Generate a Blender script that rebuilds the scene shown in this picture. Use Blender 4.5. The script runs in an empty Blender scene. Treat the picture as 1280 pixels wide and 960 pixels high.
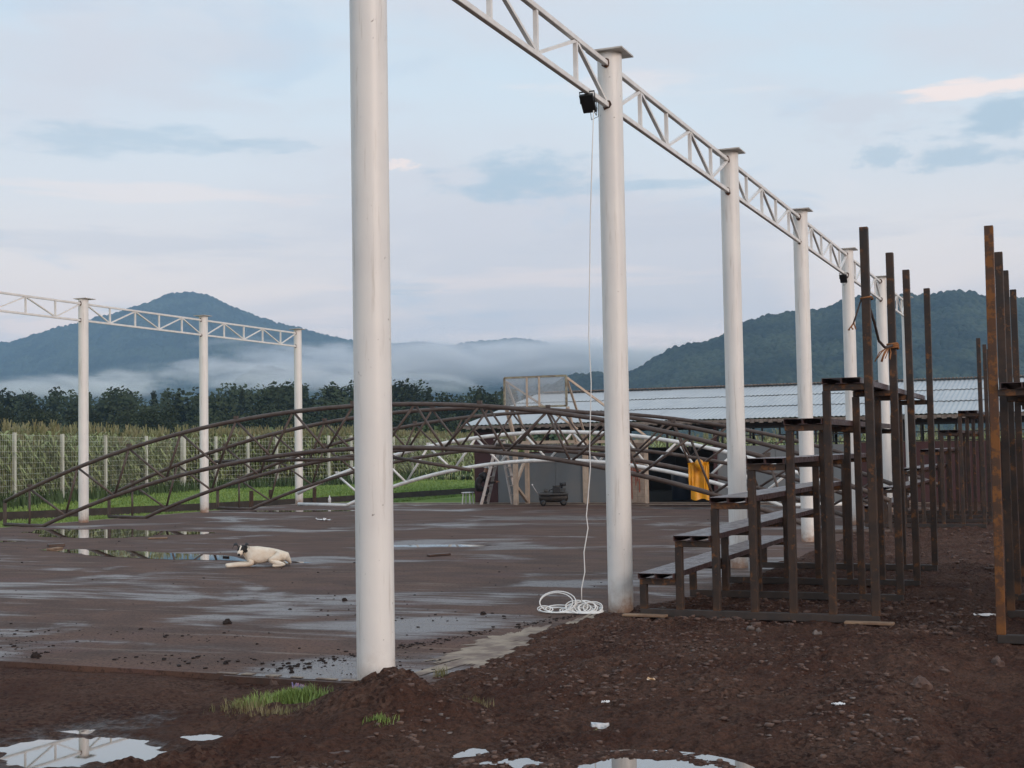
import bpy, bmesh, math, random
import numpy as np
from mathutils import Vector, Matrix, noise as mnoise

random.seed(7); rng = np.random.default_rng(7)
S = bpy.context.scene
C = S.collection
R = math.radians

# ------------------------------------------------------------------ camera
YAW, PITCH, ROLL, FPX, EYE = .39851, .049337, -.0170205, 1679.5, 1.6
fw = Vector((-math.sin(YAW)*math.cos(PITCH), math.cos(YAW)*math.cos(PITCH), math.sin(PITCH)))
r0 = Vector((math.cos(YAW), math.sin(YAW), 0)); u0 = r0.cross(fw)
rt = math.cos(ROLL)*r0 + math.sin(ROLL)*u0
up = math.cos(ROLL)*u0 - math.sin(ROLL)*r0
cam = bpy.data.cameras.new('camera'); cam.sensor_width = 36; cam.lens = 36*FPX/1280
cam.clip_start = .05; cam.clip_end = 30000
co = bpy.data.objects.new('camera', cam); C.objects.link(co)
M = Matrix((rt, up, -fw)).transposed().to_4x4(); M.translation = Vector((0, 0, EYE)); co.matrix_world = M
S.camera = co
def ray(x, y): return fw + (x-640)/FPX*rt - (y-480)/FPX*up
def at(x, y, dep): return Vector((0, 0, EYE)) + ray(x, y)*dep          # a surveyed point at a true distance
def onY(x, y, Y): d = ray(x, y); return Vector((0, 0, EYE)) + d*(Y/d.y)
def onz(x, y, z=0): d = ray(x, y); return Vector((0, 0, EYE)) + d*((z-EYE)/d.z)

S.view_settings.view_transform = 'Standard'; S.view_settings.look = 'None'
S.view_settings.exposure = .34; S.view_settings.gamma = 1
S.cycles.max_bounces = 6; S.cycles.transparent_max_bounces = 12; S.cycles.volume_bounces = 2
S.cycles.use_denoising = True

# ------------------------------------------------------------------ node helpers
class NT:
    def __init__(s, tree): s.t = tree
    def n(s, typ, ins=None, **kw):
        nd = s.t.nodes.new(typ)
        for k, v in kw.items(): setattr(nd, k, v)
        for k, v in (ins or {}).items():
            if isinstance(v, bpy.types.NodeSocket): s.t.links.new(v, nd.inputs[k])
            else: nd.inputs[k].default_value = v
        return nd
    def math(s, op, a, b=0., c=0., clamp=False):
        return s.n('ShaderNodeMath', {0: a, 1: b, 2: c}, operation=op, use_clamp=clamp).outputs[0]
    def noise(s, vec, scale, detail=4., rough=.55, dist=0.):
        return s.n('ShaderNodeTexNoise', {'Vector': vec, 'Scale': scale, 'Detail': detail, 'Roughness': rough, 'Distortion': dist}).outputs[0]
    def ramp(s, f, stops):
        r = s.n('ShaderNodeValToRGB', {0: f}); e = r.color_ramp.elements
        while len(e) < len(stops): e.new(.5)
        for el, (p, c) in zip(e, stops):
            el.position = p; el.color = (c, c, c, 1) if isinstance(c, (int, float)) else (*c, 1)
        return r.outputs[0]
    def mix(s, f, a, b):
        m = s.n('ShaderNodeMix', data_type='RGBA')
        for i, v in ((0, f), (6, a), (7, b)):
            if isinstance(v, bpy.types.NodeSocket): s.t.links.new(v, m.inputs[i])
            else: m.inputs[i].default_value = v if i == 0 else (*v[:3], 1)
        return m.outputs[2]
    def mr(s, v, a, b, c=0., d=1.):
        return s.n('ShaderNodeMapRange', {0: v, 1: a, 2: b, 3: c, 4: d}, interpolation_type='SMOOTHSTEP').outputs[0]

# ------------------------------------------------------------------ world: thin high overcast at dawn
SUN_EL, SUN_AZ = R(16), R(118)      # azimuth measured from +Y towards +X: low, to the right and a little behind
W = bpy.data.worlds.new('World'); W.cycles.sampling_method = 'MANUAL'; W.cycles.sample_map_resolution = 256; S.world = W; W.use_nodes = True
w = NT(W.node_tree); W.node_tree.nodes.clear()
sky = w.n('ShaderNodeTexSky', sky_type='NISHITA', sun_disc=False, sun_elevation=SUN_EL, sun_rotation=SUN_AZ,
          air_density=1., dust_density=1.2, ozone_density=1.2)
geo = w.n('ShaderNodeTexCoord').outputs['Generated']
nv = w.n('ShaderNodeVectorMath', {0: geo}, operation='NORMALIZE').outputs[0]
sep = w.n('ShaderNodeSeparateXYZ', {0: nv})
z = w.math('MAXIMUM', sep.outputs[2], 0.)
zz = w.math('ADD', z, .16)
flat = w.n('ShaderNodeCombineXYZ', {0: w.math('DIVIDE', sep.outputs[0], zz), 1: w.math('DIVIDE', sep.outputs[1], zz), 2: w.math('MULTIPLY', z, 2.)}).outputs[0]
grad = w.ramp(z, [(0., (1.22, .86, .69)), (.065, (1.18, .87, .72)), (.12, (.95, .79, .69)), (.19, (.72, .71, .71)), (.30, (.575, .69, .765)), (.55, (.52, .64, .75)), (1., (.51, .61, .69))])
n1 = w.noise(flat, .85, 6., .52, .35)
n2 = w.noise(w.n('ShaderNodeVectorMath', {0: flat, 1: (7.3, 2.1, .4)}, operation='ADD').outputs[0], 1.9, 7., .55, .5)
n3 = w.noise(w.n('ShaderNodeVectorMath', {0: flat, 1: (1.3, 9.1, 3.4)}, operation='ADD').outputs[0], 1.25, 6., .5, .2)
c = w.mix(w.math('MULTIPLY', w.mr(n1, .42, .62), .75), grad, (.64, .605, .62))
c = w.mix(w.math('MULTIPLY', w.mr(n2, .575, .68), .35), c, (.44, .55, .665))
c = w.mix(w.math('MULTIPLY', w.mr(n3, .60, .70), .55), c, (.86, .77, .73))
def blob(c, u_, v_, wu, wv, col, amt, off):
    d = ray(u_, v_).normalized(); h = Vector((d.y, -d.x, 0)).normalized(); q = h.cross(d)
    ex = w.math('MULTIPLY', w.n('ShaderNodeVectorMath', {0: nv, 1: tuple(h)}, operation='DOT_PRODUCT').outputs['Value'], FPX/wu)
    ey = w.math('MULTIPLY', w.n('ShaderNodeVectorMath', {0: nv, 1: tuple(q)}, operation='DOT_PRODUCT').outputs['Value'], FPX/wv)
    fr = w.n('ShaderNodeVectorMath', {0: nv, 1: tuple(d)}, operation='DOT_PRODUCT').outputs['Value']
    rr = w.math('SQRT', w.math('ADD', w.math('MULTIPLY', ex, ex), w.math('MULTIPLY', ey, ey)))
    nn = w.noise(w.n('ShaderNodeMapping', {'Vector': nv, 'Scale': (FPX/wu*1.1, FPX/wu*1.1, FPX/wv*.9), 'Location': (off, off, 0)}).outputs[0], 1., 6., .6)
    mk = w.mr(w.math('ADD', rr, w.math('MULTIPLY', w.math('SUBTRACT', nn, .5), 3.4)), 1.1, .3)
    mk = w.math('MULTIPLY', w.math('MULTIPLY', mk, w.math('GREATER_THAN', fr, 0.)), amt)
    return w.mix(mk, c, col)
DK = (.39, .495, .575); LV = (.61, .585, .605); PK = (1.0, .79, .68)
for a_ in ((150, 60, 330, 60, LV, .45, 1.), (150, 172, 150, 24, DK, .55, 2.), (340, 182, 60, 10, DK, .4, 3.), (650, 225, 120, 32, DK, .75, 4.), (820, 232, 90, 10, DK, .5, 5.), (1250, 146, 100, 24, DK, .8, 6.),
           (1200, 192, 70, 22, DK, .7, 7.), (1105, 196, 34, 16, DK, .6, 8.), (1080, 140, 120, 30, LV, .5, 9.), (515, 359, 50, 9, DK, .6, 10.), (1245, 108, 100, 14, PK, .8, 11.), (497, 205, 26, 8, PK, .7, 12.),
           (150, 240, 200, 14, PK, .35, 13.), (200, 310, 260, 20, LV, .5, 14.), (700, 350, 300, 16, PK, .5, 15.), (900, 290, 260, 22, LV, .45, 16.), (600, 400, 300, 18, LV, .4, 17.), (780, 110, 160, 20, PK, .25, 18.)):
    c = blob(c, *a_)
clouds = w.n('ShaderNodeBackground', {0: c, 1: 1.10})
bsky = w.n('ShaderNodeBackground', {0: sky.outputs[0], 1: .10})
mx = w.n('ShaderNodeMixShader', {0: .88, 1: bsky.outputs[0], 2: clouds.outputs[0]})
out = w.n('ShaderNodeOutputWorld', {0: mx.outputs[0]})

sd = bpy.data.lights.new('sun', 'SUN'); sd.energy = 1.5; sd.angle = R(25); sd.color = (1, .80, .68)
so = bpy.data.objects.new('sun', sd); C.objects.link(so)
sdir = Vector((math.sin(SUN_AZ)*math.cos(SUN_EL), math.cos(SUN_AZ)*math.cos(SUN_EL), math.sin(SUN_EL)))
so.rotation_euler = sdir.to_track_quat('Z', 'Y').to_euler(); so.location = (0, 0, 50)

# ------------------------------------------------------------------ materials
def mat(name, col, rough=.7, metal=0., var=None, vscale=3., bump=0., bscale=20., spec=.5, coord='Object'):
    m = bpy.data.materials.new(name); m.use_nodes = True; t = m.node_tree; t.nodes.clear(); k = NT(t)
    tc = k.n('ShaderNodeTexCoord').outputs[coord] if coord != 'Position' else k.n('ShaderNodeNewGeometry').outputs[0]
    base = (*col, 1)
    if var: base = k.mix(k.mr(k.noise(tc, vscale, 5., .6), .35, .65), col, var)
    p = k.n('ShaderNodeBsdfPrincipled', {'Base Color': base, 'Roughness': rough, 'Metallic': metal, 'Specular IOR Level': spec})
    if bump:
        b = k.n('ShaderNodeBump', {'Strength': bump, 'Distance': .02, 'Height': k.noise(tc, bscale, 5., .6)})
        t.links.new(b.outputs[0], p.inputs['Normal'])
    k.n('ShaderNodeOutputMaterial', {0: p.outputs[0]})
    m['k'] = 1
    return m

def column_mat():
    m = bpy.data.materials.new('white_column_paint'); m.use_nodes = True; t = m.node_tree; t.nodes.clear(); k = NT(t)
    pos = k.n('ShaderNodeNewGeometry').outputs[0]; s = k.n('ShaderNodeSeparateXYZ', {0: pos})
    big = k.noise(pos, 2.2, 4.)
    st = k.noise(k.n('ShaderNodeMapping', {'Vector': pos, 'Scale': (14, 14, .9)}).outputs[0], 1.6, 5., .65)
    c = k.mix(k.mr(big, .3, .7), (.80, .775, .73), (.74, .715, .68))
    c = k.mix(k.math('MULTIPLY', k.mr(st, .54, .70), .42), c, (.42, .36, .30))
    sp = k.noise(pos, 26., 3.)
    c = k.mix(k.math('MULTIPLY', k.mr(sp, .70, .76), .7), c, (.12, .09, .07))
    # splash dirt and rust at the foot
    low = k.math('ADD', s.outputs[2], k.math('MULTIPLY', k.noise(pos, 7., 5., .7), .5))
    c = k.mix(k.math('MULTIPLY', k.mr(low, .62, .25), .55), c, (.36, .25, .18))
    c = k.mix(k.math('MULTIPLY', k.mr(low, .42, .22), .8), c, (.26, .12, .055))
    p = k.n('ShaderNodeBsdfPrincipled', {'Base Color': c, 'Roughness': .42, 'Normal': k.n('ShaderNodeBump', {'Strength': .12, 'Distance': .01, 'Height': k.noise(pos, 12., 3.)}).outputs[0]})
    k.n('ShaderNodeOutputMaterial', {0: p.outputs[0]}); return m

def steel_mat(name, dark, brown, rust, amount, basal=True, rough=.48, spec=.32):
    m = bpy.data.materials.new(name); m.use_nodes = True; t = m.node_tree; t.nodes.clear(); k = NT(t)
    pos = k.n('ShaderNodeNewGeometry').outputs[0]; s = k.n('ShaderNodeSeparateXYZ', {0: pos})
    c = k.mix(k.mr(k.noise(pos, 5., 5., .6), .35, .65), dark, brown)
    ru = k.noise(pos, 9., 6., .7)
    f = k.mr(ru, amount, amount+.12)
    if basal:
        f = k.math('MAXIMUM', f, k.math('MULTIPLY', k.mr(k.math('ADD', s.outputs[2], k.math('MULTIPLY', ru, .20)), .24, .15), .8))
    c = k.mix(f, c, rust)
    p = k.n('ShaderNodeBsdfPrincipled', {'Base Color': c, 'Roughness': k.mr(ru, .3, .7, rough-.06, rough+.25), 'Specular IOR Level': spec,
        'Normal': k.n('ShaderNodeBump', {'Strength': .2, 'Distance': .004, 'Height': k.noise(pos, 60., 4.)}).outputs[0]})
    k.n('ShaderNodeOutputMaterial', {0: p.outputs[0]}); return m

def slab_mat():
    m = bpy.data.materials.new('wet_muddy_slab'); m.use_nodes = True; t = m.node_tree; t.nodes.clear(); k = NT(t)
    pos = k.n('ShaderNodeNewGeometry').outputs[0]
    st = k.n('ShaderNodeMapping', {'Vector': pos, 'Scale': (.7, 1.05, 1), 'Rotation': (0, 0, R(-10))}).outputs[0]
    a = k.noise(st, .42, 7., .58, .6)
    b = k.noise(st, 1.5, 6., .6, .3)
    sweep = k.noise(k.n('ShaderNodeMapping', {'Vector': pos, 'Scale': (.5, 6., 1), 'Rotation': (0, 0, R(-14))}).outputs[0], 1.1, 5., .6)
    fine = k.noise(pos, 30., 6., .7)
    mud = k.mix(k.mr(b, .35, .65), (.135, .076, .055), (.088, .053, .041))
    mud = k.mix(k.math('MULTIPLY', k.mr(sweep, .56, .70), .6), mud, (.27, .20, .155))
    pink = k.noise(pos, .8, 3.)
    mud = k.mix(k.math('MULTIPLY', k.mr(pink, .55, .7), .5), mud, (.13, .075, .07))
    sps = k.n('ShaderNodeSeparateXYZ', {0: pos}); fw_ = k.math('MULTIPLY', k.mr(sps.outputs[1], 13.5, 11.), k.mr(sps.outputs[0], -4.8, -5.6))
    wetf = k.mr(k.math('ADD', k.math('ADD', a, k.math('MULTIPLY', fw_, .055)), k.math('MULTIPLY', k.math('SUBTRACT', sweep, .5), .25)), .49, .66)
    c = k.mix(wetf, mud, (.095, .070, .062))
    c = k.mix(k.math('MULTIPLY', k.mr(fine, .50, .62), .6), c, (.03, .021, .018))
    ro = k.math('ADD', k.mr(wetf, 0, 1, .74, .30), k.math('MULTIPLY', k.math('SUBTRACT', fine, .5), .35), clamp=True)
    bm = k.math('MULTIPLY', k.math('ADD', fine, k.math('MULTIPLY', k.noise(pos, 6., 4.), 2.)), k.mr(wetf, 0, 1, 1., .16))
    p = k.n('ShaderNodeBsdfPrincipled', {'Base Color': c, 'Roughness': ro, 'Specular IOR Level': k.mr(wetf, 0., 1., .12, .5),
        'Normal': k.n('ShaderNodeBump', {'Strength': .22, 'Distance': .008, 'Height': bm}).outputs[0]})
    k.n('ShaderNodeOutputMaterial', {0: p.outputs[0]}); return m

def dirt_mat():
    m = bpy.data.materials.new('dark_volcanic_dirt'); m.use_nodes = True; t = m.node_tree; t.nodes.clear(); k = NT(t)
    pos = k.n('ShaderNodeNewGeometry').outputs[0]; s = k.n('ShaderNodeSeparateXYZ', {0: pos})
    b = k.noise(pos, 1.3, 6., .6); f = k.noise(pos, 30., 7., .75); g = k.noise(pos, 9., 5., .65)
    c = k.mix(k.mr(b, .35, .65), (.088, .043, .031), (.130, .072, .052))
    c = k.mix(k.math('MULTIPLY', k.mr(g, .55, .70), .6), c, (.17, .105, .077))
    c = k.mix(k.math('MULTIPLY', k.mr(f, .55, .38), .6), c, (.034, .019, .015))
    near_w = k.math('MULTIPLY', k.mr(s.outputs[0], -1.5, -1.75), k.mr(s.outputs[1], 7.7, 7.2))
    wz = k.math('MULTIPLY', k.mr(k.math('ADD', s.outputs[2], k.math('MULTIPLY', g, .06)), -.025, -.075), near_w)
    c = k.mix(k.math('MULTIPLY', wz, .7), c, (.030, .016, .012))
    vo = k.n('ShaderNodeTexVoronoi', {'Vector': pos, 'Scale': 42.}); v = vo.outputs[0]
    cellv = k.n('ShaderNodeSeparateColor', {0: vo.outputs[1]}).outputs[0]
    grav = k.mr(k.noise(pos, 1.1, 4., .6), .42, .58)
    c = k.mix(k.math('MULTIPLY', k.math('MULTIPLY', k.mr(cellv, .70, .95), grav), .5), c, (.15, .095, .072))
    c = k.mix(k.math('MULTIPLY', k.math('MULTIPLY', k.mr(cellv, .42, .05), k.math('ADD', grav, .25)), .5), c, (.024, .0125, .010))
    ro = k.mr(wz, 0., 1., .85, .38)
    h = k.math('ADD', k.math('MULTIPLY', f, 1.), k.math('MULTIPLY', v, .6))
    p = k.n('ShaderNodeBsdfPrincipled', {'Base Color': c, 'Roughness': ro, 'Specular IOR Level': k.mr(ro, .3, .75, .5, .08),
        'Normal': k.n('ShaderNodeBump', {'Strength': 1., 'Distance': .035, 'Height': h}).outputs[0]})
    k.n('ShaderNodeOutputMaterial', {0: p.outputs[0]}); return m

def forest_mat(name, a, b, scale, dark):
    m = bpy.data.materials.new(name); m.use_nodes = True; t = m.node_tree; t.nodes.clear(); k = NT(t)
    pos = k.n('ShaderNodeNewGeometry').outputs[0]
    c = k.mix(k.mr(k.noise(pos, scale, 6., .6), .38, .62), a, b)
    c = k.mix(k.math('MULTIPLY', k.mr(k.noise(pos, scale*9, 4., .7), .45, .62), .6), c, dark)
    p = k.n('ShaderNodeBsdfPrincipled', {'Base Color': c, 'Roughness': .95, 'Specular IOR Level': .1})
    k.n('ShaderNodeOutputMaterial', {0: p.outputs[0]}); return m

def water_mat():
    m = bpy.data.materials.new('puddle_water'); m.use_nodes = True; t = m.node_tree; t.nodes.clear(); k = NT(t)
    pos = k.n('ShaderNodeNewGeometry').outputs[0]
    p = k.n('ShaderNodeBsdfPrincipled', {'Base Color': (.05, .035, .028, 1), 'Roughness': .02, 'IOR': 1.33, 'Specular IOR Level': .9,
        'Coat Weight': 1., 'Coat Roughness': .015, 'Coat IOR': 1.5,
        'Normal': k.n('ShaderNodeBump', {'Strength': .03, 'Distance': .003, 'Height': k.noise(pos, 5., 2.)}).outputs[0]})
    k.n('ShaderNodeOutputMaterial', {0: p.outputs[0]}); return m

def rope_mat(name, col): return mat(name, col, .8, bump=.5, bscale=200)

m_col = column_mat(); m_slab = slab_mat(); m_dirt = dirt_mat(); m_water = water_mat()
m_beam = mat('white_beam_paint', (.79, .77, .74), .45, var=(.70, .67, .63), vscale=6)
m_plate = mat('weathered_plate', (.42, .38, .34), .5, var=(.55, .52, .48), vscale=9)
m_burn = mat('burnt_weld', (.03, .02, .016), .7, var=(.12, .045, .02), vscale=40)
m_steel = steel_mat('dark_rusting_steel', (.032, .025, .022), (.060, .037, .026), (.16, .072, .030), .55)
m_rail = steel_mat('dark_base_rail_steel', (.040, .034, .031), (.060, .045, .038), (.16, .085, .045), .60, basal=False)
m_steelr = steel_mat('weld_stained_steel', (.060, .038, .027), (.045, .033, .027), (.19, .085, .035), .50)
m_steel2 = steel_mat('heavily_rusted_steel', (.075, .042, .027), (.11, .050, .025), (.21, .085, .024), .46)
m_seat = steel_mat('maroon_primer_steel', (.085, .048, .047), (.060, .034, .033), (.10, .045, .028), .68, basal=False, rough=.30, spec=.7)
m_truss = steel_mat('brown_primer_pipe', (.105, .082, .070), (.080, .055, .045), (.15, .058, .040), .62, basal=False, rough=.40)
m_white = mat('white_enamel', (.82, .82, .80), .4, var=(.66, .66, .64), vscale=4)
m_cream = mat('cream_painted_pipe', (.55, .44, .34), .55, var=(.44, .34, .26), vscale=5)
m_fence = mat('cream_fence_post', (.60, .59, .52), .7, var=(.50, .50, .44), vscale=3)
m_wire = mat('galvanised_wire', (.64, .66, .62), .5)
m_grass = forest_mat('lawn_grass', (.115, .18, .035), (.17, .24, .05), .35, (.07, .115, .028))
m_blade = mat('grass_blade', (.145, .235, .045), .6, var=(.22, .30, .075), vscale=1.2, coord='Position')
m_drygrass = mat('dry_grass_blade', (.24, .20, .10), .7, var=(.14, .15, .05), vscale=3, coord='Position')
m_soil = mat('bank_soil', (.045, .032, .024), .9, var=(.03, .022, .016), vscale=4, bump=.6, coord='Position')
m_corn = mat('corn_leaf', (.22, .28, .09), .6, var=(.32, .35, .14), vscale=.5, coord='Position')
m_corn2 = mat('corn_leaf_drying', (.27, .26, .12), .7, var=(.18, .21, .08), vscale=.6, coord='Position')
m_tassel = mat('corn_tassel', (.25, .22, .12), .8, var=(.19, .20, .09), vscale=1, coord='Position')
m_tree = mat('tree_leaf', (.036, .050, .028), .9, spec=.1, var=(.052, .068, .034), vscale=.12, coord='Position')
m_tree2 = mat('shrub_leaf', (.070, .110, .035), .8, var=(.050, .080, .030), vscale=.15, coord='Position')
m_bark = mat('bark', (.07, .055, .045), .9)
m_hill = forest_mat('forested_hill', (.018, .026, .020), (.052, .066, .040), .016, (.009, .013, .011))
m_roof = mat('galvanised_roof_sheet', (.46, .49, .50), .5, metal=.1, var=(.39, .42, .44), vscale=.6)
m_roofedge = mat('dirty_sheet_edge', (.16, .125, .105), .8, var=(.25, .21, .18), vscale=6)
m_maroon = mat('maroon_wall', (.075, .030, .030), .75, var=(.055, .024, .024), vscale=2)
m_graywall = mat('gray_sheet_wall', (.155, .175, .19), .6, var=(.19, .195, .195), vscale=.8)
m_block = mat('concrete_block', (.34, .27, .215), .9, var=(.27, .21, .17), vscale=7, bump=.4)
m_redpaint = mat('red_paint', (.30, .085, .05), .8)
m_dark = mat('dark_interior_timber', (.028, .022, .02), .8)
m_black = mat('black_plastic', (.015, .015, .016), .45)
m_gun = mat('dirty_machine_metal', (.055, .048, .042), .5, var=(.03, .028, .026), vscale=12)
m_alu = mat('aluminium', (.50, .50, .50), .4, metal=.5, var=(.42, .38, .36), vscale=6)
m_wood = mat('raw_timber', (.30, .20, .125), .8, var=(.20, .12, .075), vscale=5, bump=.3)
m_wetwood = mat('wet_timber', (.085, .042, .028), .45, var=(.055, .03, .02), vscale=6, bump=.3)
m_concrete = mat('pale_concrete_edge', (.33, .26, .19), .75, var=(.15, .10, .075), vscale=4, bump=.4, coord='Position')
m_rock = mat('dark_rubble', (.078, .046, .037), .9, var=(.14, .088, .068), vscale=9, bump=.4, coord='Position')
m_rock2 = mat('grey_rubble', (.16, .13, .115), .8, var=(.11, .085, .075), vscale=9, bump=.4, coord='Position')
m_clod = mat('wet_mud_clod', (.022, .015, .013), .75, spec=.2)
m_paper = mat('white_litter', (.72, .72, .72), .6)
m_yellow = mat('yellow_raincoat', (.80, .37, .012), .4, var=(.66, .27, .008), vscale=4)
m_rope = rope_mat('orange_brown_rope', (.33, .14, .05)); m_darkrope = rope_mat('dark_rope', (.07, .045, .035))
m_cable = mat('white_cable', (.78, .78, .76), .45)
m_glass = mat('scratched_acrylic', (.55, .58, .60), .3)
m_fur = mat('cream_white_fur', (.84, .75, .62), .9, var=(.76, .64, .50), vscale=9, bump=.4, bscale=90)
m_furb = mat('black_fur', (.014, .013, .013), .7, bump=.4, bscale=90)
m_nose = mat('dark_nose', (.02, .015, .014), .4)
m_skin = mat('skin', (.30, .16, .10), .6)
m_cloth = mat('dark_jacket', (.022, .018, .018), .85); m_pants = mat('black_trousers', (.012, .012, .014), .85)
# see-through sheet of the backboard
k = NT(m_glass.node_tree); bs = [n for n in m_glass.node_tree.nodes if n.type == 'BSDF_PRINCIPLED'][0]
tr = k.n('ShaderNodeBsdfTransparent'); ms = k.n('ShaderNodeMixShader', {0: .26, 1: tr.outputs[0], 2: bs.outputs[0]})
m_glass.node_tree.links.new(ms.outputs[0], [n for n in m_glass.node_tree.nodes if n.type == 'OUTPUT_MATERIAL'][0].inputs[0])

# ------------------------------------------------------------------ object helpers
def link(o, parent=None):
    C.objects.link(o)
    if parent is not None: o.parent = parent
    return o
def tag(o, label=None, cat=None, group=None, kind=None):
    for kk, v in (('label', label), ('category', cat), ('group', group), ('kind', kind)):
        if v: o[kk] = v
    return o
def thing(name, loc, label, cat, group=None, rz=0.):
    o = bpy.data.objects.new(name, None); o.empty_display_size = .2; o.location = loc; o.rotation_euler = (0, 0, rz)
    link(o); return tag(o, label, cat, group)
def kids(o, kidmap): return kidmap.get(o, [])
def copy_tree(o, loc, label, group=None, rz=None):
    r = o.copy(); C.objects.link(r); r.location = loc; r['label'] = label
    if rz is not None: r.rotation_euler = (0, 0, rz)
    if group: r['group'] = group
    for ch in list(o.children):
        c_ = ch.copy(); C.objects.link(c_); c_.parent = r
        for g in list(ch.children):
            d = g.copy(); C.objects.link(d); d.parent = c_
    return r

class MB:
    def __init__(s): s.v = []; s.f = []; s.mi = []; s.cur = 0
    def add(s, vs, fs):
        o = len(s.v); s.v += [tuple(p) for p in vs]; s.f += [tuple(i+o for i in f) for f in fs]; s.mi += [s.cur]*len(fs); return s
    def box(s, x0, y0, z0, x1, y1, z1):
        return s.add([(x0,y0,z0),(x1,y0,z0),(x1,y1,z0),(x0,y1,z0),(x0,y0,z1),(x1,y0,z1),(x1,y1,z1),(x0,y1,z1)],
                     [(0,3,2,1),(4,5,6,7),(0,1,5,4),(1,2,6,5),(2,3,7,6),(3,0,4,7)])
    def bar(s, p, q, w_, h_, upv=(0, 0, 1)):
        p = Vector(p); q = Vector(q); d = (q-p).normalized(); u = Vector(upv)
        if abs(d.dot(u)) > .98: u = Vector((0, 1, 0))
        a = d.cross(u).normalized()*w_/2; b = a.cross(d).normalized()*h_/2
        return s.add([p-a-b, p+a-b, p+a+b, p-a+b, q-a-b, q+a-b, q+a+b, q-a+b],
                     [(0,1,2,3),(7,6,5,4),(0,4,5,1),(1,5,6,2),(2,6,7,3),(3,7,4,0)])
    def tube(s, pts, r, n=8, cap=True):
        pts = [Vector(p) for p in pts]; rs = r if isinstance(r, (list, tuple)) else [r]*len(pts)
        rings = []; prev = None
        for i, p in enumerate(pts):
            d = (pts[min(i+1, len(pts)-1)] - pts[max(i-1, 0)]).normalized()
            if prev is None: a = d.orthogonal().normalized()
            else: a = (prev - d*prev.dot(d)).normalized()
            prev = a; b = d.cross(a)
            rings.append([p + (a*math.cos(2*math.pi*j/n) + b*math.sin(2*math.pi*j/n))*rs[i] for j in range(n)])
        vs = [v for rg in rings for v in rg]; fs = []
        for i in range(len(pts)-1):
            for j in range(n): fs.append((i*n+j, i*n+(j+1) % n, (i+1)*n+(j+1) % n, (i+1)*n+j))
        if cap: fs.append(tuple(reversed(range(n)))); fs.append(tuple((len(pts)-1)*n+j for j in range(n)))
        return s.add(vs, fs)
    def mesh(s, name, mats, smooth=False):
        me = bpy.data.meshes.new(name); me.from_pydata(s.v, [], s.f)
        for m in (mats if isinstance(mats, (list, tuple)) else [mats]): me.materials.append(m)
        if any(s.mi): me.polygons.foreach_set('material_index', s.mi)
        if smooth: me.polygons.foreach_set('use_smooth', [True]*len(me.polygons))
        me.update(); return me
    def build(s, name, mats, parent=None, smooth=False):
        return link(bpy.data.objects.new(name, s.mesh(name, mats, smooth)), parent)
def bevel(o, w_=.004, seg=2):
    md = o.modifiers.new('bevel', 'BEVEL'); md.width = w_; md.segments = seg; md.limit_method = 'ANGLE'; return o
def npmesh(name, V, F, mats, mi=None, smooth=False):
    me = bpy.data.meshes.new(name); V = np.asarray(V, np.float32); F = np.asarray(F, np.int32); k_ = F.shape[1]
    me.vertices.add(len(V)); me.vertices.foreach_set('co', V.ravel())
    me.loops.add(F.size); me.loops.foreach_set('vertex_index', F.ravel())
    me.polygons.add(len(F)); me.polygons.foreach_set('loop_start', np.arange(0, F.size, k_, dtype=np.int32))
    for m in (mats if isinstance(mats, (list, tuple)) else [mats]): me.materials.append(m)
    if mi is not None: me.polygons.foreach_set('material_index', np.asarray(mi, np.int32))
    if smooth: me.polygons.foreach_set('use_smooth', np.ones(len(F), bool))
    me.update(calc_edges=True); me.validate(); return me
def grid_faces(nr, nc):
    i = np.arange(nr-1)[:, None]*nc + np.arange(nc-1)[None]
    return np.stack([i, i+1, i+nc+1, i+nc], -1).reshape(-1, 4)
def hash2(ix, iy, seed):
    h = (ix.astype(np.int64)*374761393 + iy.astype(np.int64)*668265263 + seed*982451653) & 0xffffffff
    h = ((h ^ (h >> 13))*1274126177) & 0xffffffff; h = ((h ^ (h >> 16))*2246822519) & 0xffffffff
    return ((h ^ (h >> 15)) & 0xffffff)/float(0xffffff)
def vnoise(x, y, seed=0):
    ix = np.floor(x); iy = np.floor(y); fx = x-ix; fy = y-iy; fx = fx*fx*(3-2*fx); fy = fy*fy*(3-2*fy)
    a = hash2(ix, iy, seed); b = hash2(ix+1, iy, seed); c_ = hash2(ix, iy+1, seed); d = hash2(ix+1, iy+1, seed)
    return (a+(b-a)*fx)*(1-fy) + (c_+(d-c_)*fx)*fy
def fbm(x, y, sc, oct_=5, seed=0, gain=.5):
    s_ = 0; a = 1; t_ = 0
    for i in range(oct_):
        s_ = s_ + a*(vnoise(x*sc+i*17.3, y*sc-i*9.1, seed+i)-.5)*2; t_ += a; a *= gain; sc *= 2.03
    return s_/t_
def cells(x, y, size, seed=0):
    """rounded bumps on a jittered lattice: 1 at a centre, 0 between"""
    gx = x/size; gy = y/size; ix = np.floor(gx); iy = np.floor(gy); best = np.zeros_like(gx)
    for dx in (-1, 0, 1):
        for dy in (-1, 0, 1):
            cx = ix+dx; cy = iy+dy
            px = cx+.5+(hash2(cx, cy, seed)-.5)*.8; py = cy+.5+(hash2(cx, cy, seed+5)-.5)*.8
            rr = .45+.35*hash2(cx, cy, seed+9)
            d2 = ((gx-px)**2+(gy-py)**2)/rr**2
            best = np.maximum(best, np.sqrt(np.clip(1-d2, 0, 1))*rr/.8)
    return best
def sst(v, a, b):
    t_ = np.clip((v-a)/(b-a), 0, 1); return t_*t_*(3-2*t_)

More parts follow.
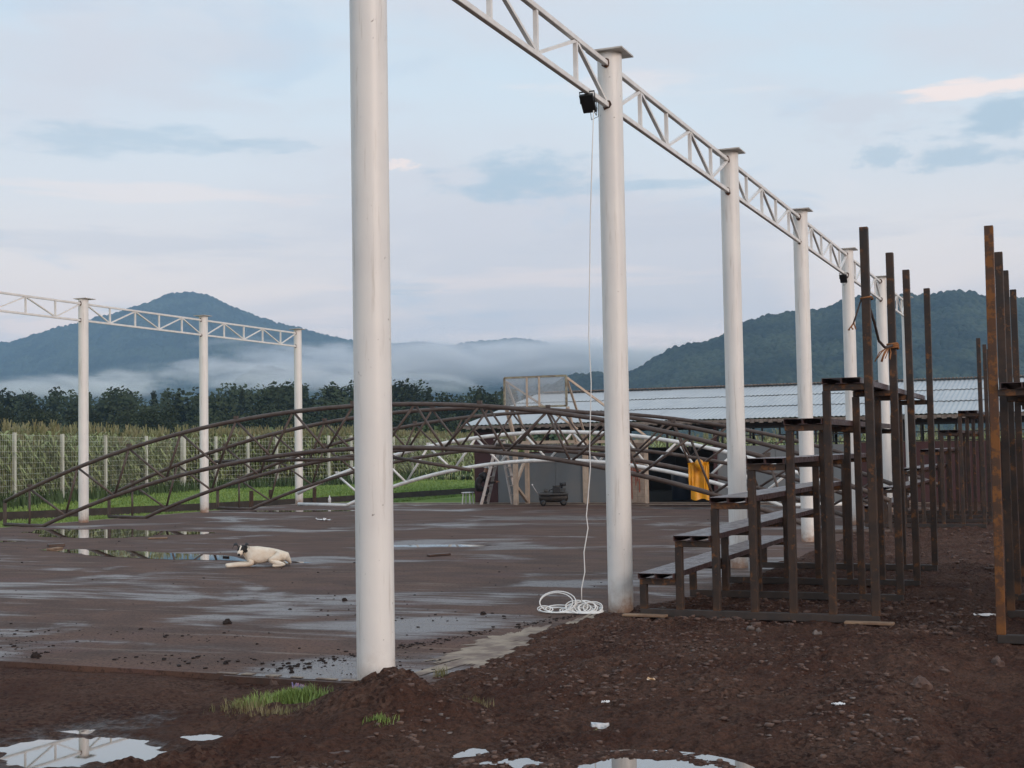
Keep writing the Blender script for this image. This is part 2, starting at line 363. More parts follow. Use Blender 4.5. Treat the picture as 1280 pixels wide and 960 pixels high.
# ------------------------------------------------------------------ ground
g = MB(); g.add([(-4190, -1490, -.35), (3190, -1490, -.35), (3190, 4090, -.35), (-4190, 4090, -.35)], [(0, 1, 2, 3)])
mg = bpy.data.materials.new('far_ground'); mg.use_nodes = True; kg = NT(mg.node_tree); mg.node_tree.nodes.clear()
pg = kg.n('ShaderNodeNewGeometry').outputs[0]; sg = kg.n('ShaderNodeSeparateXYZ', {0: pg})
fg = kg.math('MULTIPLY', kg.mr(sg.outputs[0], -26, -24), kg.mr(sg.outputs[1], 40, 38))
cg = kg.mix(fg, kg.mix(kg.mr(kg.noise(pg, .02, 6.), .4, .6), (.09, .13, .04), (.13, .15, .06)), (.055, .034, .026))
kg.n('ShaderNodeOutputMaterial', {0: kg.n('ShaderNodeBsdfPrincipled', {'Base Color': cg, 'Roughness': .95, 'Specular IOR Level': .1}).outputs[0]})
tag(g.build('ground', mg), kind='structure')

# concrete court slab
XS0, XS1, YS0, YS1 = -23.2, -3.75, 8.32, 38.0
sl = MB(); sl.box(XS0, YS0, -.3, XS1, YS1, 0.)
so_ = sl.build('court_slab', m_slab); tag(so_, kind='structure')
# pale exposed rim strips of the slab
ed = MB()
ed.box(XS0, YS1-.55, .0035, XS1, YS1, .0065); ed.box(XS0, YS1-1.5, .0035, XS1, YS1-1.15, .0062)
ed.box(XS0, 20., .0035, XS0+.12, YS1-.56, .0065)
tag(ed.build('slab_rim', m_concrete), kind='structure')

# dirt: one relief sheet, denser near the camera; it laps over the slab's right and front edge
def h_dirt(x, y):
    xb = -4.40 + .18*fbm(x*0+3.1, y, .55, 4, 3) + .10*fbm(x, y, 2.2, 3, 4) + .55*sst(y, 12.6, 14.5)
    yb = 8.36 + .05*fbm(x, y*0+7.7, 1.1, 4, 11)
    inside = np.minimum(xb-x, y-yb)                 # >0 over the bare slab
    left = sst(-x, 4.4, 6.2)
    base_l = -.035 - .07*sst(-x, 4.3, 5.0)*sst(x, -6.2, -5.4) - .035*sst(8.0-y, 0, 2.)
    base = base_l*left + (.020*(1-sst(8.9-y, 0, 1.6)) - .035*sst(8.9-y, 0., 1.6) - .012*sst(y, 10.5, 12.))*(1-left)
    base = base - .12*sst(x, -1.4, -.4)
    rough = .35 + .65*(1-left)
    h = base + rough*(.045*fbm(x, y, 1.3, 5, 20)*(1-.5*sst(y, 10, 12)) + .050*fbm(x, y, 5.5, 5, 30, .62) - .035*np.abs(fbm(x, y, 9., 4, 34, .6)))
    rub = sst(fbm(x, y, .9, 3, 41), -.05, .30)*(1-left)
    h = h + rub*.028*cells(x+.03*fbm(x, y, 14., 2, 51), y+.03*fbm(x, y, 14., 2, 52), .095, 50) + rough*.014*cells(x+9, y, .04, 60) + left*.012*cells(x, y, .12, 63)*sst(fbm(x, y, 1.7, 3, 44), .1, .5)
    # heap round the foot of the nearest column and its apron
    d = np.hypot((x+3.97)/1.25, (y-7.38)/.8)
    h = h + .20*np.exp(-(d/.34)**2)*(1+.35*fbm(x, y, 6., 4, 71)) + .07*np.exp(-(np.hypot(x+3.7, y-7.25)/.7)**2) + .035*np.exp(-(d/.30)**2)*cells(x, y, .07, 72)
    # wheel rut ridge left of the heap
    rr = np.abs((x+4.35) - .35*(y-6.3) + .08*fbm(x, y, 2., 3, 81))
    h = h + .07*np.exp(-(rr/.10)**2)*sst(y, 5.4, 5.9)*sst(6.75-y, 0, .3)
    # hollows that hold water
    for (px, py, ax, ay, dp) in PUD:
        q = ((x-px)/ax)**2 + ((y-py)/ay)**2 + .8*fbm(x, y, 2.4, 4, 90) + .55*fbm(x, y, 8., 4, 97) - .02
        a_ = sst(3.2-q, 0, 2.2); h = h*(1-.78*a_) + (dp+.010)*.78*a_ - .034*sst(1.15-q, 0., .9) + .010*fbm(x, y, 16., 3, 98)*a_
    t_ = sst(inside, -.30, .16)
    # clods scattered past the edge
    h = h*(1-t_) - .05*t_ + (.02*sst(fbm(x, y, 7., 3, 95), -.1, .5))*(1-sst(inside, .1, .55))*t_
    return h
PUD = [(-5.28, 6.22, .50, .42, -.085), (-4.88, 6.74, .17, .13, -.075), (-3.12, 6.72, .13, .15, -.035), (-2.80, 6.58, .20, .17, -.037), (-2.08, 6.60, .38, .34, -.040), (-6.9, 5.6, .35, .2, -.09)]
xs = np.arange(-9.2, 1.9, .0175)
ys = [4.3]
while ys[-1] < 37.9: ys.append(ys[-1] + max(.014, .0030*ys[-1]))
ys = np.array(ys); X, Y = np.meshgrid(xs, ys)
# coarser in x far away is unnecessary: keep one sheet
Z = h_dirt(X, Y)
edge = np.minimum(np.minimum(X-xs[0], xs[-1]-X), Y-ys[0]); Z = np.where(edge < .02, -.4, Z)
keep = ~((X < -6.3) & (Y > 9.2)); Z = np.where((X < -6.3) & (Y > 9.0), -.2, Z)
F = grid_faces(len(ys), len(xs)); kf = keep.ravel()[F].all(1) | True
F = F[~((X.ravel()[F[:, 2]] < -6.4) & (Y.ravel()[F[:, 0]] > 9.2))]
me = npmesh('dirt', np.stack([X, Y, Z], -1).reshape(-1, 3), F, m_dirt, smooth=True)
tag(link(bpy.data.objects.new('dirt_ground', me)), kind='structure')
# dirt beyond the frame's right edge, coarse
xr = np.arange(1.86, 30, .5); yr = np.arange(-6, 38, .5); XX, YY = np.meshgrid(xr, yr)
tag(link(bpy.data.objects.new('outer_dirt', npmesh('outer_dirt', np.stack([XX, YY, -.14+.05*fbm(XX, YY, .5, 4, 7)], -1).reshape(-1, 3), grid_faces(len(yr), len(xr)), m_dirt, smooth=True))), kind='structure')
for X0, X1 in ((-30, 1.9),):
    xr = np.arange(X0, X1, .5); yr = np.arange(-6, 4.6, .3); XX, YY = np.meshgrid(xr, yr)
    tag(link(bpy.data.objects.new('outer_dirt', npmesh('outer_dirt', np.stack([XX, YY, -.14+.05*fbm(XX, YY, .5, 4, 7)], -1).reshape(-1, 3), grid_faces(len(yr), len(xr)), m_dirt, smooth=True))), kind='structure')
xr = np.arange(-30, -9, .3); yr = np.arange(4.2, 8.31, .3); XX, YY = np.meshgrid(xr, yr)
tag(link(bpy.data.objects.new('outer_dirt', npmesh('outer_dirt', np.stack([XX, YY, -.06+.03*fbm(XX, YY, .5, 4, 7)], -1).reshape(-1, 3), grid_faces(len(yr), len(xr)), m_dirt, smooth=True))), kind='structure')

# water standing in the hollows
WL = -.098
plabels = ['large muddy puddle at the bottom left reflecting a column', 'small puddle just right of the large bottom-left puddle', 'tiny bright puddle at the bottom centre in the dirt',
           'broken small puddle right of the tiny bright one', 'wide puddle at the bottom edge with dirt lumps on its right', 'puddle beyond the left border of the foreground dirt']
for i, (px, py, ax, ay, dp) in enumerate(PUD):
    b = MB(); n = 40
    b.add([(px+1.55*ax*math.cos(2*math.pi*j/n), py+1.55*ay*math.sin(2*math.pi*j/n), dp-.003+.00004*i) for j in range(n)], [tuple(range(n))])
    tag(b.build('puddle', m_water), kind='structure')
# sheets of water on the slab
def slab_puddle(cx, cy, ax, ay, seed, rot=0.):
    b = MB(); n = 140; pts = []
    for j in range(n):
        a = 2*math.pi*j/n; rr = 1+.45*mnoise.fractal((math.cos(a)*1.6+seed, math.sin(a)*1.6, seed), 1., 2., 5)
        x_ = ax*rr*math.cos(a); y_ = ay*rr*math.sin(a)
        pts.append((cx+x_*math.cos(rot)-y_*math.sin(rot), cy+x_*math.sin(rot)+y_*math.cos(rot), .004+seed*.00003))
    b.add(pts, [tuple(range(n))]); o = b.build('puddle', m_water); tag(o, kind='structure')
slab_puddle(-19.0, 22.9, 2.5, 1.15, 3, -.2); slab_puddle(-14.0, 17.9, 3.1, .42, 5, -.25); slab_puddle(-21.6, 20.0, 2.2, .5, 8, .1)
slab_puddle(-20.3, 32.5, 2.2, .35, 11, .1); slab_puddle(-10.2, 20.6, 1.0, .28, 14, .2); slab_puddle(-8.5, 35.8, 3.0, .30, 17)

# lawn left of and behind the court, with a low dark bank
lw = MB(); lw.add([(-60, 4, -.13), (XS0-.02, 4, -.13), (XS0-.02, 38.02, -.13), (-60, 38.02, -.13)], [(0, 1, 2, 3)])
lw.add([(-60, 38.02, -.13), (-17.2, 38.02, -.13), (-17.2, 60, -.13), (-60, 60, -.13)], [(0, 1, 2, 3)])
tag(lw.build('lower_lawn', m_grass), kind='structure')
bank = [onz(x, y, .0) for x, y in ((-260, 668), (0, 646), (120, 641), (250, 634.5), (400, 626.5), (500, 620), (590, 614), (700, 606))]
bank[0] = Vector((bank[1].x+ (bank[1].x-bank[2].x)*3, bank[1].y-(bank[2].y-bank[1].y)*3, 0))
bt = MB(); fine_b = []
for i in range(len(bank)-1):
    for s_ in range(12):
        p = bank[i].lerp(bank[i+1], s_/12); fine_b.append((p.x+.12*mnoise.noise((p.y*1.3, 0, 0)), p.y, 0))
nb = len(fine_b)
for i in range(nb-1):
    a, b_ = fine_b[i], fine_b[i+1]
    bt.cur = 1; bt.add([(a[0]+.10, a[1]-.05, -.14), (b_[0]+.10, b_[1]-.05, -.14), (b_[0], b_[1], .13), (a[0], a[1], .13)], [(0, 1, 2, 3)])
    bt.cur = 0; bt.add([(a[0], a[1], .13), (b_[0], b_[1], .13), (b_[0]-60, b_[1]+45, .17), (a[0]-60, a[1]+45, .17)], [(0, 1, 2, 3)])
tag(bt.build('upper_lawn', [m_grass, m_soil]), kind='structure')

# ------------------------------------------------------------------ columns of the two rows
HC = 5.56; RC = .123
def column(x, y, label, name='steel_column', foot=-.3):
    t = thing(name, (x, y, 0), label, 'column', 'white steel columns of the court roof')
    s = MB(); s.tube([(0, 0, foot), (0, 0, HC-.012)], RC, 40, False); s.build('shaft', m_col, t, True)
    p = MB(); p.box(-.19, -.19, HC-.012, .19, .19, HC+.004); pl = p.build('cap_plate', m_plate, t); pl.rotation_euler = (R(random.uniform(-.5, .5)), 0, 0)
    for yy in (-1, 1):
        for zz_ in (5.43, 5.01):
            b = MB(); n = 9
            vs = []
            for j in range(n):
                a = 2*math.pi*j/n; rr = .050*random.uniform(.6, 1.1)
                dx = rr*math.cos(a); vs.append((dx, yy*(math.sqrt(RC**2-dx*dx)+.005), zz_+rr*1.25*math.sin(a)))
            vs.append((0, yy*(RC+.006), zz_)); b.add(vs, [(j_, (j_+1) % n, n) for j_ in range(n)]); b.build('weld_burn', m_burn, t)
    if not t.label_done if hasattr(t, 'label_done') else False: pass
    return t
XR_, XL_ = -4.2095, -22.772; YR = [7.67+4.99*i for i in range(7)]; YL = [21.63+4.99*i for i in range(4)]
rl = ['nearest white steel column rising from a heap of dirt', 'white steel column with the coil of white cable at its foot', 'third white column of the right row, behind the lowest bleacher seats',
      'fourth white column of the right row, seen behind the bleacher steps', 'fifth white column of the right row, with a dark lamp under its beam', 'sixth white column of the right row, partly behind rusty bleacher posts', 'last and farthest white column of the right row']
ll = ['white column beyond the left border, first of the left row', 'leftmost visible white column, beside the end of the long brown truss', 'middle white column of the left row in front of the cornfield', 'last white column of the left row, nearest the white truss']
for i, y in enumerate(YR): column(XR_, y, rl[i])
for i, y in enumerate(YL): column(XL_, y, ll[i])

def beam(x, y0, y1, down, label):
    t = thing('lattice_beam', (x, y0, 0), label, 'beam', 'white lattice beams between the columns')
    L = y1-y0; a = RC-.01; zt, zb = 5.43, 5.01
    for nm, z_ in (('top_chord', zt), ('bottom_chord', zb)):
        bevel(MB().bar((0, a, z_), (0, L-a, z_), .05, .05).build(nm, m_beam, t), .004, 1)
    me = MB().bar((0, 0, zb+.026), (0, 0, zt-.026), .038, .038).mesh('upright', m_beam)
    for j in range(1, 5):
        o = link(bpy.data.objects.new('upright', me), t); o.location = (0, L*j/5, 0)
    d = down
    for j in range(5):
        y_a = max(L*j/5, a)+.035; y_b = min(L*(j+1)/5, L-a)-.035
        za, zb_ = (zt-.03, zb+.03) if d else (zb+.03, zt-.03)
        MB().bar((0, y_a, za), (0, y_b, zb_), .03, .036, (1, 0, 0)).build('diagonal', m_beam, t); d = not d
    return t
bl = ['nearest white lattice beam running out of the top of the picture', 'white lattice beam between the second and third right columns', 'white lattice beam between the third and fourth right columns', 'white lattice beam between the fourth and fifth right columns, lamp at its far end', 'white lattice beam seen just left of the tallest rusty post', 'last white lattice beam of the right row']
for i in range(6): beam(XR_, YR[i], YR[i+1], i % 2 == 0, bl[i])
bl2 = ['white lattice beam cut by the left border of the picture', 'white lattice beam in front of the misty mountain, left of the middle column', 'white lattice beam ending at the last left column']
for i in range(3): beam(XL_, YL[i], YL[i+1], i % 2 == 1, bl2[i])

# ------------------------------------------------------------------ arched roof trusses standing on the slab
def arc(R_, top, hx, n): return [(-hx+2*hx*i/n, 0, top-(R_-math.sqrt(R_**2-(-hx+2*hx*i/n)**2))) for i in range(n+1)]
def arched_truss(label, loc, m, tops, bots, Rt, zt, Rb, zb, hx, hb, rch, rweb, group, end=True):
    t = thing('arched_truss', loc, label, 'truss', group)
    fz = lambda R_, top, x: top-(R_-math.sqrt(R_**2-x*x))
    MB().tube(arc(Rt, zt, hx, 44), rch, 8).build('top_chord', m, t, True)
    MB().tube([(-hx, 0, rch)]+[p for p in arc(Rb, zb, hb, 40)]+[(hx, 0, rch)], rch, 8).build('bottom_chord', m, t, True)
    seq = sorted([(x, 1) for x in tops]+[(x, 0) for x in bots])
    P = [Vector((x, 0, fz(Rt, zt, x) if k_ else max(fz(Rb, zb, x), rch))) for x, k_ in seq]
    for a, b in zip(P, P[1:]):
        d = (b-a).normalized()
        MB().tube([a+d*rch, b-d*rch], rweb, 6).build('web_bar', m, t, True)
    if end:
        for sx in (-1, 1):
            MB().bar((sx*hx, 0, rch*.5), (sx*hx, 0, fz(Rt, zt, hx)+rch), rweb*2.2, rweb*2.2).build('end_post', m, t)
            MB().tube([(sx*tops[-1], 0, rch), (sx*tops[-1], 0, fz(Rt, zt, tops[-1])-rch*.5)], rweb, 6).build('web_bar', m, t, True)
    for x in tops[::2]:
        zc = fz(Rt, zt, x)+rch
        MB().box(x-.05, -.03, zc-.005, x+.05, .03, zc+.06).build('cleat', m, t)
    return t
tp = [.73, 2.2, 3.66, 5.13, 6.56, 8.03, 9.45]; tops = [-x for x in tp[::-1]]+tp
bp = [1.385, 2.76, 4.14, 5.54, 6.97, 8.38]; bots = [-x for x in bp[::-1]]+[0.]+bp
def small_arc_end(): pass
tr1 = arched_truss('long brown pipe truss nearest the dog, its end reaching the left border', (-13.36, 24.8, 0), m_truss, tops, bots, 26.9, 2.60, 25.2, 1.70, 10.2, 9.05, .047, .027, 'arched brown pipe trusses on the court')
tr2 = copy_tree(tr1, (-13.30, 28.45, 0), 'middle brown pipe truss, standing between the two other brown ones'); tr2['group'] = 'arched brown pipe trusses on the court'
tr3 = copy_tree(tr1, (-13.25, 33.2, 0), 'farthest brown pipe truss, lowest behind the others at left'); tr3['group'] = 'arched brown pipe trusses on the court'
wt = [.75, 2.25, 3.8, 5.35, 6.9]; wb = [1.5, 3.0, 4.55, 6.0]
arched_truss('white painted arched pipe truss in front of the grey wall', (-13.95, 35.7, 0), m_white, [-x for x in wt[::-1]]+wt, [-x for x in wb[::-1]]+[0.]+wb, 21., 2.10, 17.6, 1.30, 8.3, 6.6, .055, .034, None, end=False)
# loose pipes laid across the lower chords
for (p, q, lab, m) in ((onY(268, 577, 25.0), onY(470, 573, 25.0), 'loose dark pipe laid level across the lower chords, left of the nearest column', m_truss),
                       (onY(488, 571, 25.0), onY(588, 587.5, 25.0), 'loose dark pipe slanting down right of the nearest column', m_truss),
                       (onY(620, 556, 25.0), onY(775, 563, 25.0), 'loose reddish pipe laid across the trusses near the backboard', m_truss)):
    c0 = (p+q)/2; t = MB(); t.tube([p-c0, q-c0], .035, 8); o = t.build('loose_pipe', m, None, True); o.location = c0; tag(o, lab, 'pipe')

# ------------------------------------------------------------------ steel bleachers
def bleacher(label, loc, sgn, tall_mats, group, frames=(0, 1.75, 3.25, 5.25)):
    t = thing('steel_bleacher', loc, label, 'bleacher', group)
    xv = [0, .352, .704, 1.056, 1.408, 1.76, 2.135]; tw = .068
    zt = [.355+.354*i-.08 for i in range(6)]
    cache = {}
    def post(x, y, h, w_, m, nm='post'):
        key = (nm, round(h, 3), w_, m.name)
        if key not in cache: cache[key] = MB().box(-w_/2, -w_/2, .058, w_/2, w_/2, h).mesh(nm, m)
        o = link(bpy.data.objects.new(nm, cache[key]), t); o.location = (sgn*x, y, 0)
        o.rotation_euler = (R(random.uniform(-.25, .25)), R(random.uniform(-.3, .3)), 0); bevel(o, .006, 2); return o
    for fi, y in enumerate(frames):
        for i in range(6): post(xv[i], y, zt[i]+.01, tw, m_steel)
        post(xv[6], y, 3.51, .074, tall_mats[fi % len(tall_mats)], 'tall_post')
        a = sorted((sgn*-.03, sgn*(xv[6]+.03)))
        bevel(MB().box(a[0], y-.040, -.012, a[1], y+.030, .060).build('base_rail', m_rail, t), .005, 1)
        for i in range(6):
            xa, xb = sgn*(xv[i]-tw/2), sgn*(xv[i+1]-tw/2-.002)
            xa, xb = min(xa, xb), max(xa, xb)
            key = ('rail', i < 5)
            o = MB().box(xa, y-tw/2+.004, zt[i]+.010, xb, y+tw/2-.004, zt[i]+.068).build('step_rail', m_steelr, t); bevel(o, .005, 1)
    # every step carries two hollow planks, open at the ends
    L0, L1 = frames[0]-.09, frames[-1]+.12
    for i in range(6):
        for kx in (0, 1):
            w_ = .168; x0 = xv[i]-.03+kx*(w_+.004); z0 = zt[i]+.070; h = .052; th = .004
            b = MB(); xx0, xx1 = sorted((sgn*x0, sgn*(x0+w_)))
            b.box(xx0, L0, z0+h-th, xx1, L1, z0+h)
            b.box(xx0, L0, z0, xx0+th, L1, z0+h-th); b.box(xx1-th, L0, z0, xx1, L1, z0+h-th)
            b.box(xx0+th, L0+.002, z0, xx0+.045, L1-.002, z0+th); b.box(xx1-.045, L0+.002, z0, xx1-th, L1-.002, z0+th)
            b.build('seat_plank', m_seat, t)
    return t
bA = bleacher('stepped steel bleacher with maroon seats right beside the cable column, open to the court', (-3.84, 12.25, .03), 1, [m_steel], 'stepped steel bleachers')
bB = bleacher('steel bleacher cut by the right border, its nearest tall post orange with rust', (-.66, 12.05, -.10), -1, [m_steel2, m_steel, m_steel, m_steel], 'stepped steel bleachers')
bB.children
# B climbs towards the court aisle: its tall posts are on the left
bB.location = (-.66+2.135, 12.05, -.07)
bC = copy_tree(bA, (-3.80, 26.4, .03), 'farthest steel bleacher, small behind the first one in front of the maroon wall', 'stepped steel bleachers')
# rope round the two front tall posts
rp = thing('tied_rope', (-1.705, 12.25, 2.9), 'frayed orange-brown rope knotted between the two nearest tall bleacher posts', 'rope')
zr = 2.88
def ring(w_, z_, r_, y, m, nm, n=3):
    b = MB()
    for k_ in range(n):
        h = w_/2+r_; zk = z_+k_*r_*1.7
        pts = [(-h, y-h, zk), (h, y-h, zk+.01), (h, y+h, zk), (-h, y+h, zk-.01), (-h, y-h, zk)]
        b.tube(pts, r_, 6)
    return b.build(nm, m, rp, True)
ring(.076, .0, .009, 0, m_rope, 'rope_loop', 1)
ring(.076, -.335, .011, 1.75, m_rope, 'rope_loop', 3)
MB().tube([(.0, .05, -.02), (.02, .3, -.20), (.0, .7, -.33), (-.01, 1.2, -.36), (0, 1.70, -.31)], .013, 6).build('rope_line', m_darkrope, rp, True)
MB().tube([(-.045, -.02, 0), (-.09, -.04, -.14), (-.12, -.05, -.23)], .008, 6).build('rope_end', m_darkrope, rp, True)
for k_ in range(9):
    fr = MB(); a = random.uniform(-.06, .06); fr.tube([(-.04+a*.3, 1.68, -.33), (-.07+a, 1.64+a, -.38), (-.10+a*1.5, 1.62, -.43-random.random()*.05)], .005, 5); fr.build('frayed_strand', m_rope, rp, True)
for k_ in range(6):
    fr = MB(); a = random.uniform(-.03, .03); fr.tube([(-.11, -.05, -.21), (-.135+a, -.05, -.25+a), (-.12+a, -.05, -.275)], .006, 5); fr.build('frayed_strand', m_rope, rp, True)
# timber shims under the frames
for (x, y, lab) in ((-1.75, 12.12, 'thin pale board under the near right foot of the first bleacher'), (-3.80, 12.13, 'thin pale board under the near left foot of the first bleacher')):
    b = MB(); b.box(-.21, -.05, 0, .21, .05, .02); o = b.build('shim_board', m_wood); o.location = (x, y, .028); tag(o, lab, 'board'); bevel(o, .003, 1)

# ------------------------------------------------------------------ open shed behind the court
YF, YB, XA, XB = 38.12, 50., -17.35, 9.
ZE, ZR, YRG = 2.39, 3.58, 44.1
sh = thing('open_shed', (0, 0, 0), 'long low open shed with a galvanised roof behind the court', 'shed')
def pc(name, x0, y0, z0, x1, y1, z1, m): return MB().box(x0, y0, z0, x1, y1, z1).build(name, m, sh)
# roof sheets: corrugated, one object per sheet, near slope and far slope
def sheet_mesh(front, row=0):
    y0, z0, y1, z1 = (YF-.42, ZE, YRG+.1, ZR+.01) if front else (YB+.42, ZE, YRG-.1, ZR+.005)
    ya, yb = y0+(y1-y0)*row/3, y0+(y1-y0)*(row+1)/3+(.12 if row < 2 else 0)*(1 if front else -1)
    za, zb = z0+(z1-z0)*row/3+.012, z0+(z1-z0)*(row+1)/3+(.004 if row < 2 else 0)
    y0, z0, y1, z1 = ya, za, yb, zb
    n = 40; w_ = 1.06; V = []; F_ = []
    for j in range(n+1):
        x = w_*j/n; dz = .010*math.sin(2*math.pi*j/n*8)
        V += [(x, y0, z0+dz), (x, y1, z1+dz), (x, y0, z0+dz-.008), (x, y1, z1+dz-.008)]
    for j in range(n):
        a = j*4; F_ += [(a, a+4, a+5, a+1), (a+2, a+3, a+7, a+6), (a, a+2, a+6, a+4)]
    b = MB(); b.add(V, F_); return b.mesh('roof_sheet', m_roof)
sheets = [sheet_mesh(f_, r__) for f_ in (True, False) for r__ in range(3)]
x = XA-.25; i = 0
while x < XB:
    for me_ in sheets:
        o = link(bpy.data.objects.new('roof_sheet', me_), sh); o.location = (x, 0, .004*(i % 2)+random.uniform(-.004, .004))
    x += 1.0; i += 1
rc = MB(); n = int((XB-XA)/.11)
for j in range(n):
    xx = XA+.11*j; rc.box(xx, YRG-.16, ZR+.035, xx+.06, YRG+.16, ZR+.065)
rc.box(XA, YRG-.12, ZR+.022, XB, YRG+.12, ZR+.034)
rc.build('ridge_cap', m_roofedge, sh)
ev = MB(); n = int((XB-XA)/.13)
for j in range(n):
    xx = XA-.2+.13*j; ev.box(xx, YF-.43, ZE-.10-.03*(j % 2), xx+.124, YF-.40, ZE-.025)
ev.build('eave_boards', m_roofedge, sh)['kind'] = 'stuff'
pc('eave_beam', XA, YF-.05, ZE-.22, XB, YF+.05, ZE-.10, m_dark)
pc('rear_eave_beam', XA, YB-.05, ZE-.12, XB, YB+.05, ZE-.03, m_dark)
for xx in np.arange(XA+.1, XB, 3.05):
    MB().box(xx-.045, YRG-.045, 0, xx+.045, YRG+.045, ZR-.1).build('inner_post', m_dark, sh)
    MB().bar((xx, YF, ZE-.06), (xx, YRG, ZR-.08), .06, .10).build('rafter', m_dark, sh)
    MB().bar((xx, YB, ZE-.06), (xx, YRG, ZR-.08), .06, .10).build('rafter', m_dark, sh)
px = lambda u: onY(u, 590, YF).x
pc('end_wall', XA, YF-.03, -.2, px(622), YF+.05, ZE-.22, m_maroon)
pc('side_wall', XA, YF+.05, -.2, XA+.08, YB, 1.0, m_maroon)
for a, b in ((622, 658), (658, 694), (694, 729)):
    pc('grey_panel', px(a)+.004, YF, -.2, px(b)-.004, YF+.04, 1.50, m_graywall)
pc('grey_panel_cap', px(622), YF-.01, 1.502, px(729), YF+.05, 1.55, m_maroon)
pc('door_post', px(729), YF-.05, -.2, px(731.5), YF+.05, ZE-.22, m_cream)
pc('grey_panel', px(732), YF, -.2, px(788), YF+.04, 1.50, m_graywall)
# block pillar
bw = (px(806)-px(789)); xz = px(789)
for r_ in range(9):
    z0 = -.02+r_*.2
    o = (r_ % 2)*.5
    for kx in range(2):
        a = xz+kx*bw/2+.004; 
        pc('block', a, YF-.06-.004*((r_+kx) % 3), z0, a+bw/2-.008, YF+.16, z0+.192, m_block)
pc('pillar_mortar', xz+.006, YF-.05, -.2, xz+bw-.01, YF+.15, 1.78, m_roofedge)
for kx, (z0, z1) in enumerate(((.75, 1.25), (.5, 1.3), (.62, 1.18), (.3, .7), (.1, 1.32))):
    xx = xz+bw*(.22+.13*kx) if kx < 4 else xz+.02
    pc('red_mark', xx, YF-.078, z0, xx+.03, YF-.073, z1, m_redpaint)
pc('red_mark', xz+bw*.2, YF-.0785, .92, xz+bw*.75, YF-.0735, .96, m_redpaint)
# rear wall with an open strip above it
for xx in np.arange(XA, XB-.1, 3.05):
    pc('rear_panel', xx+.003, YB-.02, -.2, min(xx+3.047, XB), YB+.04, 1.62, m_dark)
    pc('rear_post', xx-.04, YB-.06, 1.62, xx+.04, YB+.02, ZE-.12, m_dark)
pc('maroon_post', px(893), YF-.06, -.2, px(897), YF+.06, ZE-.22, m_maroon)
# low grey wall and windows to the right of the opening, then maroon sheets
ws = [897, 934, 970, 1006, 1042, 1076]
for a, b in zip(ws, ws[1:]): pc('grey_panel', px(a)+.004, YF, -.2, px(b)-.004, YF+.04, 1.62, m_graywall)
ms_ = [1076, 1098, 1120, 1142, 1164, 1186, 1208, 1230, 1252]
for a, b in zip(ms_, ms_[1:]): pc('maroon_sheet', px(a)+.004, YF, -.2, px(b)-.004, YF+.04, 1.66, m_maroon)
pc('maroon_sheet', px(1262), YF, -.2, XB, YF+.04, 1.66, m_maroon)
wxs = [897, 903, 920.5, 938, 953, 975, 997, 1020, 1042, 1064, 1086, 1108, 1130, 1152, 1174, 1196, 1218, 1240, 1262, 1284, 1306]
for i, (a, b) in enumerate(zip(wxs, wxs[1:])):
    x0, x1 = px(a), px(b)
    wf = MB(); wf.box(x0, YF-.02, 1.67, x0+.05, YF+.03, 2.16); wf.box(x0+.05, YF-.02, 1.90, x1, YF+.03, 1.93)
    wf.box(x0+.05, YF-.02, 1.67, x1, YF+.03, 1.70); wf.box(x0+.05, YF-.02, 2.12, x1, YF+.03, 2.16)
    o = wf.build('window', m_black, sh)
for i, u in enumerate((834, 862)):
    pc('opening_post', px(u), YF-.03, 1.5, px(u)+.05, YF+.03, ZE-.22, m_dark)
# workshop clutter in the opening
b = MB(); b.box(-.5, -.3, .55, .5, .3, .62); 
for sx in (-.45, .4):
    for sy in (-.25, .2): b.box(sx, sy, 0, sx+.05, sy+.05, .55)
o = b.build('workbench', m_maroon); o.location = (px(850), 40.2, 0); tag(o, 'low dark red bench inside the shed opening', 'bench')
b = MB(); b.tube([(0, 0, 0), (0, 0, .02), (0, 0, .85), (0, 0, .88)], [.27, .29, .29, .27], 20); o = b.build('drum', mat('dull_blue_drum', (.03, .04, .06), .5), None, True); o.location = (px(829), 40.0, 0); tag(o, 'dull dark drum standing in the shed opening', 'drum')
fl = MB(); fl.add([(XA, YS1+.001, -.012), (XB, YS1+.001, -.012), (XB, YB, -.012), (XA, YB, -.012)], [(0, 1, 2, 3)]); tag(fl.build('shed_floor', m_soil), kind='structure')

# ------------------------------------------------------------------ basketball goal
gl = thing('basketball_goal', (-14.4, 36.6, 0), 'old cream basketball goal frame with a clear backboard in front of the shed', 'basketball goal')
def L_(p): return Vector(p)-Vector((-14.4, 36.6, 0))
def gbar(p, q, w_, m=m_cream, nm='brace'): return MB().bar(L_(p), L_(q), w_, w_).build(nm, m, gl)
for X_ in (-15.3, -13.42):
    gbar((X_, 37.4, 0), (X_, 37.4, 1.85), .11, nm='leg')
    if X_ < -14:
        gbar((X_, 36.5, 0), (X_, 36.5, 1.85), .12, nm='leg')
        gbar((X_, 36.52, .62), (X_, 37.38, 1.45), .075); gbar((X_, 36.52, .55), (X_, 37.38, .06), .075)
    gbar((X_, 36.5, 1.78), (X_, 37.55, 1.78), .08)
    gbar((X_, 36.55, 1.80), (X_+.02, 35.86, 2.80), .09, nm='arm')
    gbar((X_, 37.55, 1.80), (X_+.02, 35.86, 3.60), .055, nm='arm')
gbar((-15.3, 36.5, 1.82), (-13.42, 36.5, 1.82), .09); gbar((-15.3, 37.6, 1.83), (-11.5, 37.6, 1.80), .085)
gbar((-13.42, 35.85, 3.66), (-11.6, 37.5, 1.95), .06, nm='stay'); gbar((-15.28, 35.85, 3.6), (-13.7, 37.5, 2.2), .05, nm='stay')
